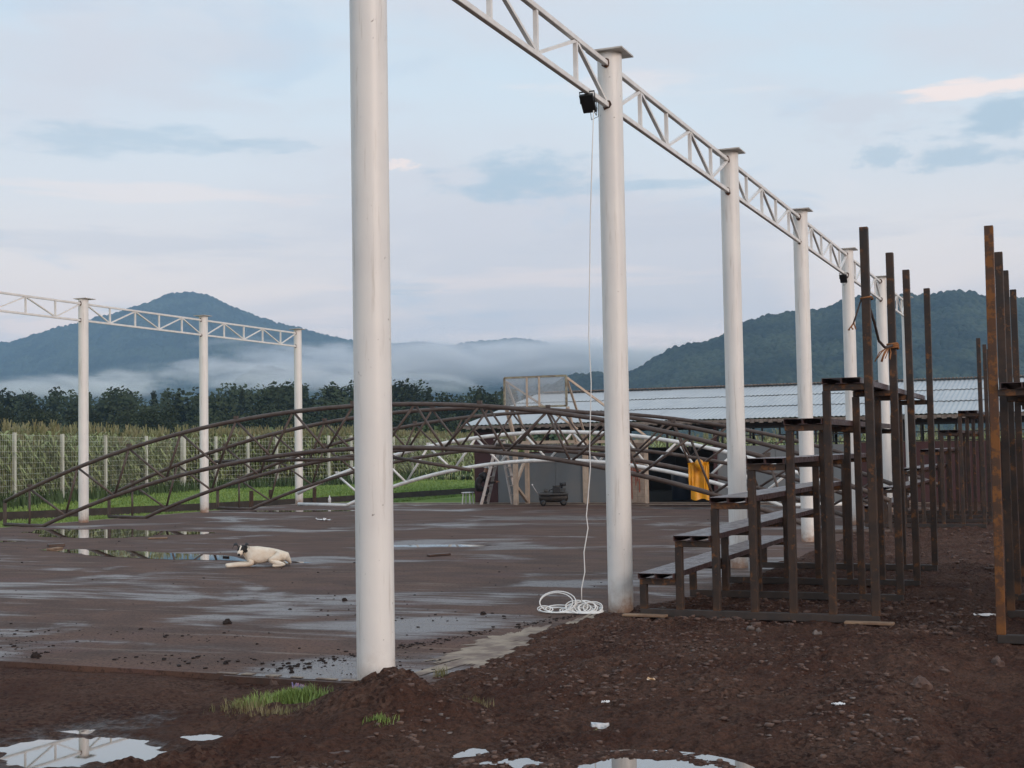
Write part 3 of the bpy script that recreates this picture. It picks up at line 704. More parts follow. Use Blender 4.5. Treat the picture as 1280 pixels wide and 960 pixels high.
gbar((-11.6, 37.5, 0), (-11.6, 37.5, 1.95), .09, nm='leg')
fr_ = MB(); x0, x1, z0, z1, yy = -15.31, -13.40, 2.84, 3.70, 35.8
for a, b in (((x0, yy, z0), (x1, yy, z0)), ((x0, yy, z1), (x1, yy, z1)), ((x0, yy, z0), (x0, yy, z1)), ((x1, yy, z0), (x1, yy, z1))): fr_.bar(L_(a), L_(b), .055, .055)
fo = fr_.build('board_frame', mat('worn_board_frame', (.36, .33, .23), .6, var=(.17, .13, .09), vscale=8), gl)
for xx in (-14.60, -14.22): MB().bar(L_((xx, yy-.032, z0)), L_((xx, yy-.032, z1)), .05, .03).build('board_rib', m_cream, gl)
MB().box(*L_((x0+.02, yy-.012, z0+.02)), *L_((x1-.02, yy-.004, z1-.02))).build('backboard', m_glass, gl)

# ------------------------------------------------------------------ ladder, worker, machine
ld = thing('step_ladder', (-16.0, 37.05, 0), 'open aluminium step ladder in front of the grey shed wall', 'ladder')
hd = Vector((r0.x, r0.y, 0)).normalized(); hn = Vector((-hd.y, hd.x, 0))
def lad(sx, spread):
    foot = hd*sx; top = Vector((0, 0, 1.92)); rails = []
    for k_ in (-1, 1):
        f = foot + hn*.26*k_ + hd*.09*k_; t_ = top + hn*.17*k_ + hd*.05*k_ + hd*sx*.08
        rails.append((f, t_)); MB().bar(f+Vector((0, 0, .0)), t_, .045, .085).build('rail', m_alu, ld)
    for j in range(1, 7):
        a = rails[0][0].lerp(rails[0][1], j/7); b = rails[1][0].lerp(rails[1][1], j/7)
        MB().bar(a, b, .08, .035).build('rung', m_alu, ld)
lad(-.52, 1); lad(.40, 1)
MB().box(-.16, -.18, 1.91, .16, .18, 1.95).build('ladder_cap', m_alu, ld)

def skin_mesh(name, nodes, edges, mats, sub=2, matf=None):
    """continuous body grown from a skeleton: nodes = [(xyz, rx, ry)]"""
    me_ = bpy.data.meshes.new(name); me_.from_pydata([n[0] for n in nodes], edges, [])
    o = bpy.data.objects.new(name, me_); C.objects.link(o)
    sk = o.modifiers.new('skin', 'SKIN'); sk.use_smooth_shade = True
    for i, n in enumerate(nodes):
        me_.skin_vertices[0].data[i].radius = (n[1], n[2]); me_.skin_vertices[0].data[i].use_root = (i == 0)
    ss = o.modifiers.new('sub', 'SUBSURF'); ss.levels = sub; ss.render_levels = sub
    bpy.context.view_layer.update()
    ev_ = o.evaluated_get(bpy.context.evaluated_depsgraph_get())
    fin = bpy.data.meshes.new_from_object(ev_); fin.name = name
    bpy.data.objects.remove(o); 
    fin.materials.clear()
    for m in mats: fin.materials.append(m)
    for p in fin.polygons:
        p.use_smooth = True
        if matf: p.material_index = matf(p.center)
    return fin

# --- dog: local +x = towards the nose (picture left), +y = away from the camera... lies on the slab
def dog():
    N = []; E = []
    def n(x, y, z_, a, b=None): N.append(((x, y, z_), a, b or a)); return len(N)-1
    def chain(ids):
        for a, b in zip(ids, ids[1:]): E.append((a, b))
    pel = n(-.31, 0, .175, .095, .095); loin = n(-.18, 0, .170, .095, .105); rib = n(-.03, 0, .165, .110, .130); ch = n(.11, 0, .165, .105, .130)
    nk = n(.185, -.01, .230, .080, .080); nk2 = n(.225, -.03, .255, .070, .070); hd_ = n(.250, -.065, .262, .072, .070)
    mz = n(.254, -.135, .212, .042, .040); mz2 = n(.257, -.170, .180, .031, .028)
    chain([pel, loin, rib, ch, nk, nk2, hd_, mz, mz2])
    rump = n(-.375, 0, .150, .070, .065); chain([pel, rump])
    tail = n(-.43, .06, .05, .022); tail2 = n(-.40, .15, .022, .016); tail3 = n(-.32, .20, .02, .009); chain([rump, tail, tail2, tail3])
    for s_, e in ((-1, 0), (1, .04)):
        sh_ = n(.11, s_*.085, .10, .060); el = n(.09, s_*.11, .048, .042); wr = n(.27+e, s_*.085-.02, .040, .032); pw = n(.40+e, s_*.075-.03, .030, .029); tip = n(.455+e, s_*.07-.035, .026, .026)
        chain([ch, sh_, el, wr, pw, tip])
    # near hind leg folded, hock on the ground behind, paw forward
    hip = n(-.31, -.085, .145, .075); kn = n(-.16, -.135, .085, .052); hk = n(-.385, -.145, .038, .030); pa = n(-.27, -.15, .024, .024); pt = n(-.205, -.15, .022, .022)
    chain([pel, hip, kn, hk, pa, pt])
    hip2 = n(-.31, .085, .13, .07); kn2 = n(-.17, .13, .08, .045); hk2 = n(-.36, .14, .034, .028); pa2 = n(-.25, .15, .024, .022)
    chain([pel, hip2, kn2, hk2, pa2])
    def mf(c_):
        c_ = Vector(c_)
        if c_.y < -.015 and c_.x > .155 and c_.z > .165:
            if c_.y < -.185 and c_.z > .165: return 2
            if c_.y < -.130 and c_.z < .245: return 0
            if .243 < c_.x < .262 and c_.z > .2: return 0
            if c_.z > .205 and c_.x > .160: return 1
        return 0
    t = thing('dog', (0, 0, 0), 'cream white dog with a black patched head lying on the wet court', 'dog')
    me_ = skin_mesh('body', N, E, [m_fur, m_furb, m_nose], 2, mf); link(bpy.data.objects.new('body', me_), t)
    # folded ears
    for s_, base in ((1, Vector((.300, -.055, .318))), (-1, Vector((.196, -.055, .318)))):
        o_ = Vector((.05*s_, 0, 0)); b = MB()
        pts = [base+Vector((-.01*s_, 0, -.022)), base+Vector((.012*s_, .0, .018)), base+Vector((.050*s_, -.014, .012)), base+Vector((.068*s_, -.03, -.045))]
        wv = Vector((.006, .036, .014)); rows = [(.9, 0), (1., 1), (.75, 2), (.15, 3)]
        V = []
        for k_, (w_, i_) in enumerate(rows): V += [pts[i_]-wv*w_, pts[i_]+wv*w_, pts[i_]+wv*w_+Vector((0, 0, -.007)), pts[i_]-wv*w_+Vector((0, 0, -.007))]
        Fs = []
        for k_ in range(3):
            a = k_*4
            for q in range(4): Fs.append((a+q, a+(q+1) % 4, a+4+(q+1) % 4, a+4+q))
        Fs += [(3, 2, 1, 0), (12, 13, 14, 15)]
        b.add(V, Fs); b.build('ear', m_furb, t, True)
    for s_ in (-1, 1):
        e = MB(); cx, cy, cz = .253+s_*.034, -.128, .258
        e.tube([(cx, cy, cz), (cx+.002, cy-.006, cz-.001), (cx+.003, cy-.009, cz-.002)], [.009, .007, .002], 8); e.build('eye', m_nose, t, True)
    b = MB(); b.tube([(.257, -.193, .188), (.257, -.205, .184), (.257, -.210, .182)], [.022, .018, .006], 8); b.build('nose', m_nose, t, True)
    return t
dg = dog()
dg.location = (-10.86, 16.38, 0.0); dg.rotation_euler = (0, 0, math.atan2(-r0.y, -r0.x)+.02)
dg.scale = (1.0, -1.0, 1.0)      # mirrored: the face is turned to the viewer's side

# --- worker bending beside the ladder (seen from behind/side)
def person():
    N = []; E = []
    def n(x, y, z_, a, b=None): N.append(((x, y, z_), a, b or a)); return len(N)-1
    def chain(ids):
        for a, b in zip(ids, ids[1:]): E.append((a, b))
    pel = n(-.12, 0, .52, .14, .13); wa = n(-.06, 0, .64, .135, .12); chs = n(.05, 0, .80, .165, .13); sho = n(.12, 0, .89, .10, .09)
    nek = n(.17, 0, .95, .055, .055); hea = n(.225, 0, 1.03, .085, .095); top = n(.25, 0, 1.10, .065, .07); chain([pel, wa, chs, sho, nek, hea, top])
    for s_ in (-1, 1):
        h = n(-.06, s_*.11, .47, .095); kn = n(.24, s_*.15, .44, .068); an = n(.04, s_*.14, .09, .045); to = n(.20, s_*.15, .045, .042); chain([pel, h, kn, an, to])
        sh_ = n(.11, s_*.19, .85, .062); el = n(.25, s_*.24, .64, .047); wr = n(.44, s_*.16, .66, .030); pl_ = n(.51, s_*.14, .665, .028, .022)
        chain([sho, sh_, el, wr, pl_])
        for j in range(4):
            f = n(.56, s_*.14+(j-1.5)*.020, .67, .0095); f2 = n(.595-.004*j, s_*.14+(j-1.5)*.021, .645, .0085); chain([pl_, f, f2])
        th = n(.54, s_*.105, .68, .010); th2 = n(.57, s_*.10, .675, .009); chain([pl_, th, th2])
    def mf(c_):
        if c_.z > .955 and c_.x > .12: return 3
        if c_.z < .10: return 4
        if c_.x > .455 and c_.z > .55: return 3
        return 1 if c_.z < .57 and not (c_.x > .2 and c_.z > .56) else 0
    me_ = skin_mesh('body', N, E, [m_cloth, m_pants, m_cloth, m_skin, m_black], 1, mf)
    t = thing('person', (-16.9, 37.0, 0), 'person in dark clothes and a pale cap crouching beside the step ladder', 'person')
    link(bpy.data.objects.new('body', me_), t)
    b = MB(); b.tube([(.215, 0, 1.075), (.23, 0, 1.12), (.24, 0, 1.165), (.24, 0, 1.18)], [.108, .106, .075, .02], 14)
    b.box(.30, -.07, 1.082, .39, .07, 1.092); b.build('cap', m_paper, t, True)
    MB().box(.312, -.012, .99, .335, .012, 1.03).build('nose', m_skin, t)
    for s_ in (-1, 1):
        MB().box(.305, s_*.032-.010, 1.038, .313, s_*.032+.010, 1.046).build('eye', m_black, t)
        MB().box(.215, s_*.094-.008, 1.0, .24, s_*.094+.008, 1.05).build('ear', m_skin, t)
    MB().box(.305, -.022, .962, .312, .022, .968).build('mouth', m_redpaint, t)
    return t
pe = person(); pp = onz(600, 630.5, 0); pe.location = (pp.x, pp.y, 0); pe.rotation_euler = (0, 0, YAW+.25)

pm = onz(692, 632, 0)
mc = thing('wheeled_machine', (pm.x, pm.y, 0), 'low dark wheeled machine with a small engine and thin bent handle on the court edge', 'machine', rz=YAW)
b = MB(); b.tube([(-.42, 0, .24), (-.38, 0, .24), (.36, 0, .24), (.42, 0, .24)], [.06, .15, .15, .07], 18); b.build('tank', m_gun, mc, True)
bevel(MB().box(-.40, -.26, .30, .42, .26, .36).build('deck', m_gun, mc), .02, 2)
for (x_, y_) in ((-.30, -.24), (-.30, .24), (.28, -.24), (.28, .24)):
    w1 = MB(); w1.tube([(x_, y_-.03, .085), (x_, y_+.03, .085)], .085, 20); tyre = w1.build('wheel', m_black, mc, True)
    w2 = MB(); w2.tube([(x_, y_-.036, .085), (x_, y_+.036, .085)], .04, 12); w2.build('rim', m_gun, tyre)
bevel(MB().box(-.02, -.15, .36, .20, .15, .52).build('engine_block', m_black, mc), .015, 2)
b = MB(); b.tube([(.10, 0, .52), (.10, 0, .57)], .12, 16); 
for j in range(4): b.tube([(.28, 0, .38+.035*j), (.28, 0, .395+.035*j)], .075, 12)
b.build('engine_head', m_gun, mc, True)
b = MB(); b.tube([(.18, 0, .60), (.36, 0, .61)], .05, 12); b.tube([(.24, 0, .5), (.24, 0, .62)], .03, 8); b.build('air_filter', m_black, mc, True)
b = MB(); b.tube([(-.22, 0, .36), (-.22, 0, .47)], .05, 12); b.tube([(-.12, .05, .36), (-.12, .05, .44), (-.03, .05, .46)], .018, 8); b.build('valve', m_gun, mc, True)
b = MB(); b.tube([(-.42, -.1, .30), (-.52, -.1, .46), (-.60, -.1, .60), (-.60, .1, .60), (-.52, .1, .46), (-.42, .1, .30)], .012, 8); b.build('handle', m_alu, mc, True)
b = MB(); b.tube([(-.60, -.12, .60), (-.60, -.04, .61)], .02, 8); b.build('grip', m_paper, mc, True)

# raincoat hung on the middle truss
def raincoat():
    c0 = onY(874, 578, 28.36); t = thing('raincoat', (c0.x, c0.y, c0.z), 'bright yellow raincoat hung on the brown trusses', 'raincoat', rz=.1)
    def sheet(w0, w1, h, x0, amp, ph, y0, nm, hole=False):
        nx, nz = 22, 30; V = []
        for side in (0, 1):
            for j in range(nz+1):
                v = j/nz
                for i_ in range(nx+1):
                    u = i_/nx*2-1; wd = (w0+(w1-w0)*v)
                    x_ = x0 + u*wd/2*(1+.04*math.sin(9*v+ph)); fold = amp*math.sin(u*5.5+ph+1.2*math.sin(v*3))*(.3+v) + .012*mnoise.noise((u*2, v*4, ph))
                    y_ = y0+fold+(.012 if side else 0) - .03*math.exp(-((v)/.05)**2)
                    V.append((x_, y_, -h*v + .02*math.sin(u*4+ph)*v+ .012*u*(1-v)))
        F_ = []; st = (nz+1)*(nx+1)
        for j in range(nz):
            for i_ in range(nx):
                a = j*(nx+1)+i_; F_.append((a, a+nx+1, a+nx+2, a+1)); a += st; F_.append((a, a+1, a+nx+2, a+nx+1))
        for j in range(nz):
            for i_ in (0, nx): a = j*(nx+1)+i_; F_.append((a, a+st, a+st+nx+1, a+nx+1) if i_ == 0 else (a, a+nx+1, a+st+nx+1, a+st))
        b_ = MB(); b_.add(V, F_); return b_.build(nm, m_yellow, t, True)
    sheet(.30, .40, .80, 0, .022, .4, 0, 'coat_body')
    sheet(.13, .11, .52, -.17, .012, 2., -.055, 'sleeve'); sheet(.12, .10, .60, .16, .012, 4., -.06, 'sleeve')
    b_ = MB(); b_.tube([(-.02, -.05, .05), (.0, -.07, 0), (.03, -.09, -.08), (.05, -.08, -.17)], [.05, .10, .085, .03], 14); b_.build('hood', m_yellow, t, True)
raincoat()

# ------------------------------------------------------------------ lamps on the beams, white cable and coil
def floodlight(loc, label):
    t = thing('floodlight', loc, label, 'floodlight', 'black lamps under the lattice beams')
    b_ = MB(); b_.bar((0, -.02, -.02), (0, .14, -.20), .22, .05, (0, 1, 0)); hb = b_.build('housing', m_black, t); bevel(hb, .012, 2)
    for j in range(5):
        f = MB(); f.bar((-.08+.04*j, .03, -.01), (-.08+.04*j, .17, -.17), .008, .03, (0, 1, 0)); f.build('cooling_fin', m_black, hb)
    b_ = MB(); b_.tube([(-.12, .06, -.11), (-.12, .02, .02), (.12, .02, .02), (.12, .06, -.11)], .010, 6); b_.build('bracket', m_black, t)
    b_ = MB(); b_.tube([(.0, .12, -.10), (.05, .24, -.22), (.03, .32, -.12), (0, .36, .0)], .006, 6); b_.tube([(.0, .12, -.14), (-.04, .26, -.26), (.02, .38, -.20), (.04, .34, -.03)], .005, 6); b_.build('lead', m_black, t, True)
    t.scale = (.62, .8, .8)
    return t
floodlight((XR_, YR[1]-.72, 4.985), 'black floodlight under the beam beside the cable column')
floodlight((XR_, YR[4]-.62, 4.985), 'small black floodlight under the beam at the fifth right column')
cb = thing('white_cable', (-4.66, 12.35, 0), 'thin white cable hanging from the floodlight into a loose coil on the ground', 'cable')
path = [(742, 138), (740, 200), (738, 270), (737, 350), (736, 420), (739, 480), (738, 520), (737, 560), (738, 585), (736, 610), (733, 645), (735, 660), (730, 690), (731, 715), (727, 735), (727, 752)]
pts = [];
for i, (u, v) in enumerate(path):
    yv = 11.95+.35*min(1, i/9); p = onY(u, v, yv); pts.append(Vector((p.x+4.66, yv-12.35, max(p.z, .02))))
MB().tube(pts, .0058, 6).build('hanging_run', m_cable, cb, True)
co_ = MB(); rn = random.Random(3)
ctr = onz(715, 767, .0); ctr = Vector((ctr.x+4.66, ctr.y-12.35, 0))
for cx_, rr_, n_ in ((-.14, .17, 5), (.02, .12, 4), (.10, .15, 7), (.20, .12, 5), (-.26, .10, 2)):
    for q in range(n_):
        tilt = rn.uniform(.2, 1.15); ph = rn.uniform(0, 6.28); r1 = rr_*rn.uniform(.6, 1.05); ps = []
        ox = rn.uniform(-.04, .04)
        for j in range(25):
            a = 2*math.pi*j/24
            ps.append(Vector((ctr.x+cx_+ox+r1*math.cos(a+ph)*1.1, ctr.y+r1*math.sin(a+ph)*.55*(1-tilt*.5)+rn.uniform(-.004, .004), .012+max(0, tilt*r1*.55*(1+math.sin(a+ph))) )))
        co_.tube(ps, .0058, 6)
co_.build('coil', m_cable, cb, True)

# ------------------------------------------------------------------ fence along the cornfield
ppx = [-100, -40, 18, 78, 132, 183, 229, 270, 310, 346, 375, 411, 439, 467, 492, 515.6, 538, 558.6, 578, 597, 616, 634, 651]
ddp = np.interp(ppx, [-100, 18, 78, 132, 183, 229, 310, 439, 515, 538, 597, 651], [36, 42.5, 46.5, 50, 54, 57.5, 60, 63, 76, 82, 92, 101])
fp = []
for u, d in zip(ppx, ddp):
    d_ = ray(u, 560); q = Vector((0, 0, EYE))+d_*float(d); fp.append(Vector((q.x, q.y, .15)))
# more fence behind the shed
fn = thing('wire_fence', tuple(fp[0]), 'cream posted wire mesh fence along the cornfield', 'fence')
O = fp[0]; FH = 2.28
for i, p in enumerate(fp):
    w_ = .17 if i == 6 else .095
    MB().box(-w_/2, -w_/2, -.2, w_/2, w_/2, FH).build('fence_post', m_fence, fn).location = p-O
for a, b_ in zip(fp, fp[1:]):
    L = (b_-a).length; pm_ = MB(); nv_ = max(6, int(L/.14)); tw_ = .0036
    for j in range(1, nv_):
        x_ = L*j/nv_; pm_.box(x_-tw_/2, -tw_/2, .04, x_+tw_/2, tw_/2, FH-.05)
    for j in range(13):
        z_ = .06+(FH-.13)*j/12; pm_.box(.05, -tw_/2-.004, z_-tw_*.8, L-.05, tw_/2-.004, z_+tw_*.8)
    o = pm_.build('mesh_panel', m_wire, fn); o.location = a-O; o.rotation_euler = (0, 0, math.atan2(b_.y-a.y, b_.x-a.x))

# ------------------------------------------------------------------ grass blades (stuff)
def blades(name, P, hmin, hmax, wd, m, seed, lean=.5):
    r_ = np.random.default_rng(seed); n_ = len(P); h = r_.uniform(hmin, hmax, n_); a = r_.uniform(0, 2*np.pi, n_)
    side = np.stack([np.cos(a), np.sin(a), np.zeros(n_)], -1)*wd/2*r_.uniform(.6, 1.3, n_)[:, None]
    le = np.stack([-np.sin(a), np.cos(a), np.zeros(n_)], -1)*(h*lean*r_.uniform(.1, 1, n_))[:, None]
    zz_ = np.array([0, 0, 1.])
    p0 = P-side; p1 = P+side; p2 = P+le*.35+zz_*(h*.6)[:, None]+side*.7; p3 = P+le*.35+zz_*(h*.6)[:, None]-side*.7; p4 = P+le+zz_*(h*.95)[:, None]
    V = np.stack([p0, p1, p2, p3, p4], 1).reshape(-1, 3); b_ = (np.arange(n_)*5)[:, None]
    F_ = np.concatenate([b_+[0, 1, 2], b_+[0, 2, 3], b_+[3, 2, 4]])
    o = link(bpy.data.objects.new(name, npmesh(name, V, F_, m))); o['kind'] = 'stuff'; return o
# near tuft
def tuft(u, v, n_, rx, ry, h0, h1, m, seed, label, wd=.006):
    q = onz(u, v, -.07); r_ = np.random.default_rng(seed)
    P = np.stack([q.x+r_.normal(0, rx, n_), q.y+r_.normal(0, ry, n_)], -1)
    z_ = h_dirt(P[:, 0], P[:, 1])-.005
    o = blades('grass_tuft', np.column_stack([P, z_]), h0, h1, wd, m, seed, .8); tag(o, label, 'grass')
tuft(365, 883, 1500, .12, .05, .03, .085, m_blade, 1, 'bright green grass tuft left of the dirt heap')
tuft(322, 885, 450, .08, .06, .02, .07, m_blade, 6, 'thin left fringe of the green grass tuft')
tuft(305, 893, 220, .09, .07, .03, .10, m_drygrass, 2, 'dry pale grass at the left side of the green tuft', .004)
tuft(345, 905, 260, .12, .05, .02, .06, m_drygrass, 3, 'sparse dry grass below the green tuft', .004)
tuft(475, 928, 130, .05, .025, .02, .05, m_blade, 4, 'small green weed below the dirt heap')
tuft(552, 858, 90, .03, .03, .04, .09, m_drygrass, 5, 'small weed right of the dirt heap', .004)
tuft(598, 900, 90, .04, .03, .03, .07, m_drygrass, 8, 'dry straw bits in the dirt right of the heap', .003)
# lawn blades
n_ = 42000; r_ = np.random.default_rng(11); A = np.array(fine_b)
idx = r_.integers(0, len(A)-1, n_); t_ = r_.uniform(0, 1, n_); base = A[idx]*(1-t_[:, None])+A[idx+1]*t_[:, None]
off = r_.uniform(0, 1, n_)**1.2
up_ = r_.uniform(0, 1, n_) < .5
P = base.copy(); P[:, 2] = np.where(up_, .13, -.13)
P[:, 0] += np.where(up_, -14*off*.8, 0); P[:, 1] += np.where(up_, 14*off*.6, 0)
tox = -23.3; 
low = ~up_; P[low, 0] = base[low, 0] + (np.minimum(tox, -23.3)-base[low, 0])*off[low]
sel = low & (base[:, 0] > -24); P[sel, 0] = base[sel, 0]; P[sel, 1] = 38.1+(base[sel, 1]-38.1)*off[sel]
ok = ~((P[:, 0] > -23.25) & (P[:, 1] < 38.1)) & ~((P[:, 0] > -17.4) & (P[:, 1] > 38))
blades('lawn_blades', P[ok], .03, .09, .035, m_blade, 12, .6)
# taller weeds along the fence foot
fpa = np.array([tuple(p) for p in fp]); n_ = 14000; idx = r_.integers(0, len(fpa)-1, n_); t_ = r_.uniform(0, 1, n_)[:, None]
P = fpa[idx]*(1-t_)+fpa[idx+1]*t_; P[:, 0] += r_.normal(-.6, .9, n_); P[:, 1] += r_.normal(.4, .5, n_)
blades('fence_weeds', P, .12, .55, .05, m_tree2, 13, .5)

# ------------------------------------------------------------------ cornfield (stuff)
def corn_template(seed):
    r_ = random.Random(seed); b_ = MB(); h = 2.35
    b_.cur = 1; b_.tube([(0, 0, 0), (.02, 0, h)], [.022, .010], 4, False)
    for j in range(9):
        z_ = .35+j*.22; a = (j % 2)*math.pi + r_.uniform(-.5, .5); L = r_.uniform(.55, .85); d = Vector((math.cos(a), math.sin(a), 0)); s_ = Vector((-d.y, d.x, 0))
        ps = [Vector((0, 0, z_)), Vector((0, 0, z_+.22))+d*L*.35, Vector((0, 0, z_+.20))+d*L*.7, Vector((0, 0, z_-.05))+d*L]
        ws_ = [.03, .045, .035, .004]; V = []
        for p, w_ in zip(ps, ws_): V += [p-s_*w_, p+s_*w_]
        b_.cur = 0 if r_.random() < .78 else 1; b_.add(V, [(0, 1, 3, 2), (2, 3, 5, 4), (4, 5, 7, 6)])
    b_.cur = 2
    for j in range(6):
        a = r_.uniform(0, 6.28); d = Vector((math.cos(a), math.sin(a), 0)); s_ = Vector((-d.y, d.x, 0))*.014; p = Vector((0, 0, h-.05)); q = p+d*r_.uniform(.05, .2)+Vector((0, 0, r_.uniform(.22, .42)))
        b_.add([p-s_, p+s_, q+s_, q-s_], [(0, 1, 2, 3)])
    return np.array(b_.v), [f for f in b_.f], b_.mi
def scatter(name, tpls, P, S_, mats, seed):
    r_ = np.random.default_rng(seed); VV = []; FF = []; MI = []; off_ = 0; which = r_.integers(0, len(tpls), len(P))
    for k_, (tv, tf, tm) in enumerate(tpls):
        sel = np.where(which == k_)[0]; n_ = len(sel)
        if n_ == 0: continue
        quads = np.array([f if len(f) == 4 else (f[0], f[1], f[2], f[2]) for f in tf])
        a = r_.uniform(0, 2*np.pi, n_); ca, sa = np.cos(a)[:, None], np.sin(a)[:, None]; s_ = S_[sel][:, None]
        x_ = (tv[None, :, 0]*ca-tv[None, :, 1]*sa)*s_+P[sel, 0][:, None]; y_ = (tv[None, :, 0]*sa+tv[None, :, 1]*ca)*s_+P[sel, 1][:, None]; z_ = tv[None, :, 2]*s_+P[sel, 2][:, None]
        VV.append(np.stack([x_, y_, z_], -1).reshape(-1, 3)); FF.append((quads[None]+(np.arange(n_)*len(tv))[:, None, None]+off_).reshape(-1, 4)); MI.append(np.tile(tm, n_)); off_ += n_*len(tv)
    V = np.concatenate(VV); F_ = np.concatenate(FF); mi = np.concatenate(MI)
    o = link(bpy.data.objects.new(name, npmesh(name, V, F_, mats, mi))); o['kind'] = 'stuff'; return o
tpl = [corn_template(s_) for s_ in range(5)]
r_ = np.random.default_rng(21); n_ = 5200
seg = r_.uniform(0, 1, n_)**.85*(len(fpa)-1.001); i0 = seg.astype(int); t_ = (seg-i0)[:, None]; B = fpa[i0]*(1-t_)+fpa[i0+1]*t_
D_ = B[:, :2]/np.linalg.norm(B[:, :2], axis=1)[:, None]; dist = .8+r_.exponential(5., n_); P = B.copy(); P[:, :2] += D_*dist[:, None]; P[:, 2] = .1
scatter('cornfield', tpl, P, r_.uniform(.66, 1.07, n_), [m_corn, m_corn2, m_tassel], 22)
# far part of the field: taller ground slowly rising with corn tops behind the shed too
n_ = 2600; P = np.stack([r_.uniform(-60, 30, n_), r_.uniform(62, 120, n_), np.full(n_, -.2)], -1); P = P[(P[:, 0] > -34+0*(P[:, 1]))]
scatter('rear_cornfield', tpl, P, r_.uniform(.8, 1.0, len(P)), [m_corn, m_corn2, m_tassel], 24)

# ------------------------------------------------------------------ trees
def leaf_cloud(r_, lobes, n_, size):
    b_ = MB()
    for k_ in range(n_):
        c_, rad = lobes[r_.randrange(len(lobes))]
        d = Vector((r_.gauss(0, 1), r_.gauss(0, 1), r_.gauss(0, 1))).normalized()*(r_.random()**.4)
        p = Vector(c_)+Vector((d.x*rad[0], d.y*rad[1], d.z*rad[2])); s_ = size*r_.uniform(.6, 1.3)
        a = Vector((r_.gauss(0, 1), r_.gauss(0, 1), r_.gauss(0, .6))).normalized()*s_; c2 = a.orthogonal().normalized()*s_*.8
        b_.add([p-a*.5, p+c2*.5, p+a*.5, p-c2*.5+Vector((0, 0, .1*s_))], [(0, 1, 2, 3)])
    return b_
def tree_meshes(kind, seed):
    r_ = random.Random(seed); H = 1.
    if kind == 'round': lobes = [((r_.uniform(-2.2, 2.2), r_.uniform(-2.2, 2.2), r_.uniform(4.5, 9.5)), (r_.uniform(1.2, 2.2),)*3) for _ in range(9)]
    elif kind == 'pine': lobes = [((r_.uniform(-.5, .5)*(12.5-z_)/6, r_.uniform(-.5, .5)*(12.5-z_)/6, z_), ((12.8-z_)*.26+.25, (12.8-z_)*.26+.25, .75)) for z_ in np.arange(2.5, 12.4, .75)]
    else: lobes = [((r_.uniform(-2.5, 2.5), r_.uniform(-2, 2), r_.uniform(.8, 2.6)), (1.5, 1.5, 1.1)) for _ in range(7)]
    cr = leaf_cloud(r_, lobes, {'round': 1300, 'pine': 900, 'shrub': 600}[kind], {'round': .50, 'pine': .46, 'shrub': .45}[kind])
    tk = MB(); h = {'round': 8., 'pine': 12., 'shrub': 1.8}[kind]
    tk.tube([(0, 0, 0), (.1, 0, h*.4), (0, .1, h)], [.22, .15, .04], 7)
    for j in range(6):
        a = r_.uniform(0, 6.28); z_ = h*r_.uniform(.35, .8); tk.tube([(0, 0, z_), (math.cos(a)*1.3, math.sin(a)*1.3, z_+1.)], [.08, .02], 5)
    return cr, tk
TM = {}
for kd, nvar in (('round', 4), ('pine', 3), ('shrub', 2)):
    for q in range(nvar):
        cr, tk = tree_meshes(kd, 100+q*7+len(kd)); TM[(kd, q)] = (cr.mesh('crown', m_tree2 if kd == 'shrub' else m_tree), tk.mesh('trunk', m_bark), cr, tk)
# skyline of the wood as surveyed: (u, v of top, distance)
sky_pts = [(-60, 492), (0, 491), (40, 489), (60, 484), (90, 492), (120, 491), (147, 482), (170, 489), (205, 488), (235, 488), (262, 480), (285, 486), (310, 484), (335, 480), (355, 476), (372, 484), (392, 486), (415, 480), (440, 478),
           (465, 480), (497, 479), (517, 481), (540, 485), (556, 494), (570, 490), (584, 484), (600, 491), (618, 483), (640, 487), (662, 494), (680, 512), (720, 516)]
rt_ = random.Random(5); cnt = 0
REG = [(104, 'left of the leftmost visible column'), (255, 'between the first and middle left-row columns'), (372, 'between the middle and last left-row columns'), (468, 'just left of the nearest column'), (9999, 'right of the nearest column')]
ORD = ['first', 'second', 'third', 'fourth', 'fifth', 'sixth', 'seventh', 'eighth', 'ninth', 'tenth', 'eleventh', 'twelfth', 'thirteenth', 'fourteenth', 'fifteenth']
tally = {}
kinds_l = {'pine': 'dark pointed pine in the wood behind the cornfield', 'round': 'dark rounded tree in the wood behind the cornfield'}
us = np.array([p[0] for p in sky_pts]); vs_ = np.array([p[1] for p in sky_pts])
u = -70.
while u < 730:
    v = float(np.interp(u, us, vs_)) + rt_.uniform(-2.5, 4.5); dist_ = rt_.uniform(205, 250); p = at(u, v, dist_)
    kd = 'pine' if rt_.random() < .30 else 'round'; p = at(u, v, dist_); q = rt_.randrange(3 if kd == 'pine' else 4)
    top = p.z; hh = max(v_[2] for v_ in TM[(kd, q)][2].v)-.3; s_ = (top+.3)/hh
    rg = [r__[1] for r__ in REG if u < r__[0]][0]; kk_ = (rg, kd); tally[kk_] = tally.get(kk_, 0)+1
    lab = '%s %s tree from left in the wood %s' % (ORD[tally[kk_]-1], 'pointed' if kd == 'pine' else 'rounded', rg)
    t = thing('pine_tree' if kd == 'pine' else 'broadleaf_tree', (p.x, p.y, -.3), lab, 'tree', 'trees of the wood behind the cornfield', rt_.uniform(0, 6.28))
    wsc = rt_.uniform(.85, 1.25); t.scale = (s_*wsc, s_*wsc, s_)
    link(bpy.data.objects.new('crown', TM[(kd, q)][0]), t); link(bpy.data.objects.new('trunk', TM[(kd, q)][1]), t)
    u += rt_.uniform(9, 17); cnt += 1
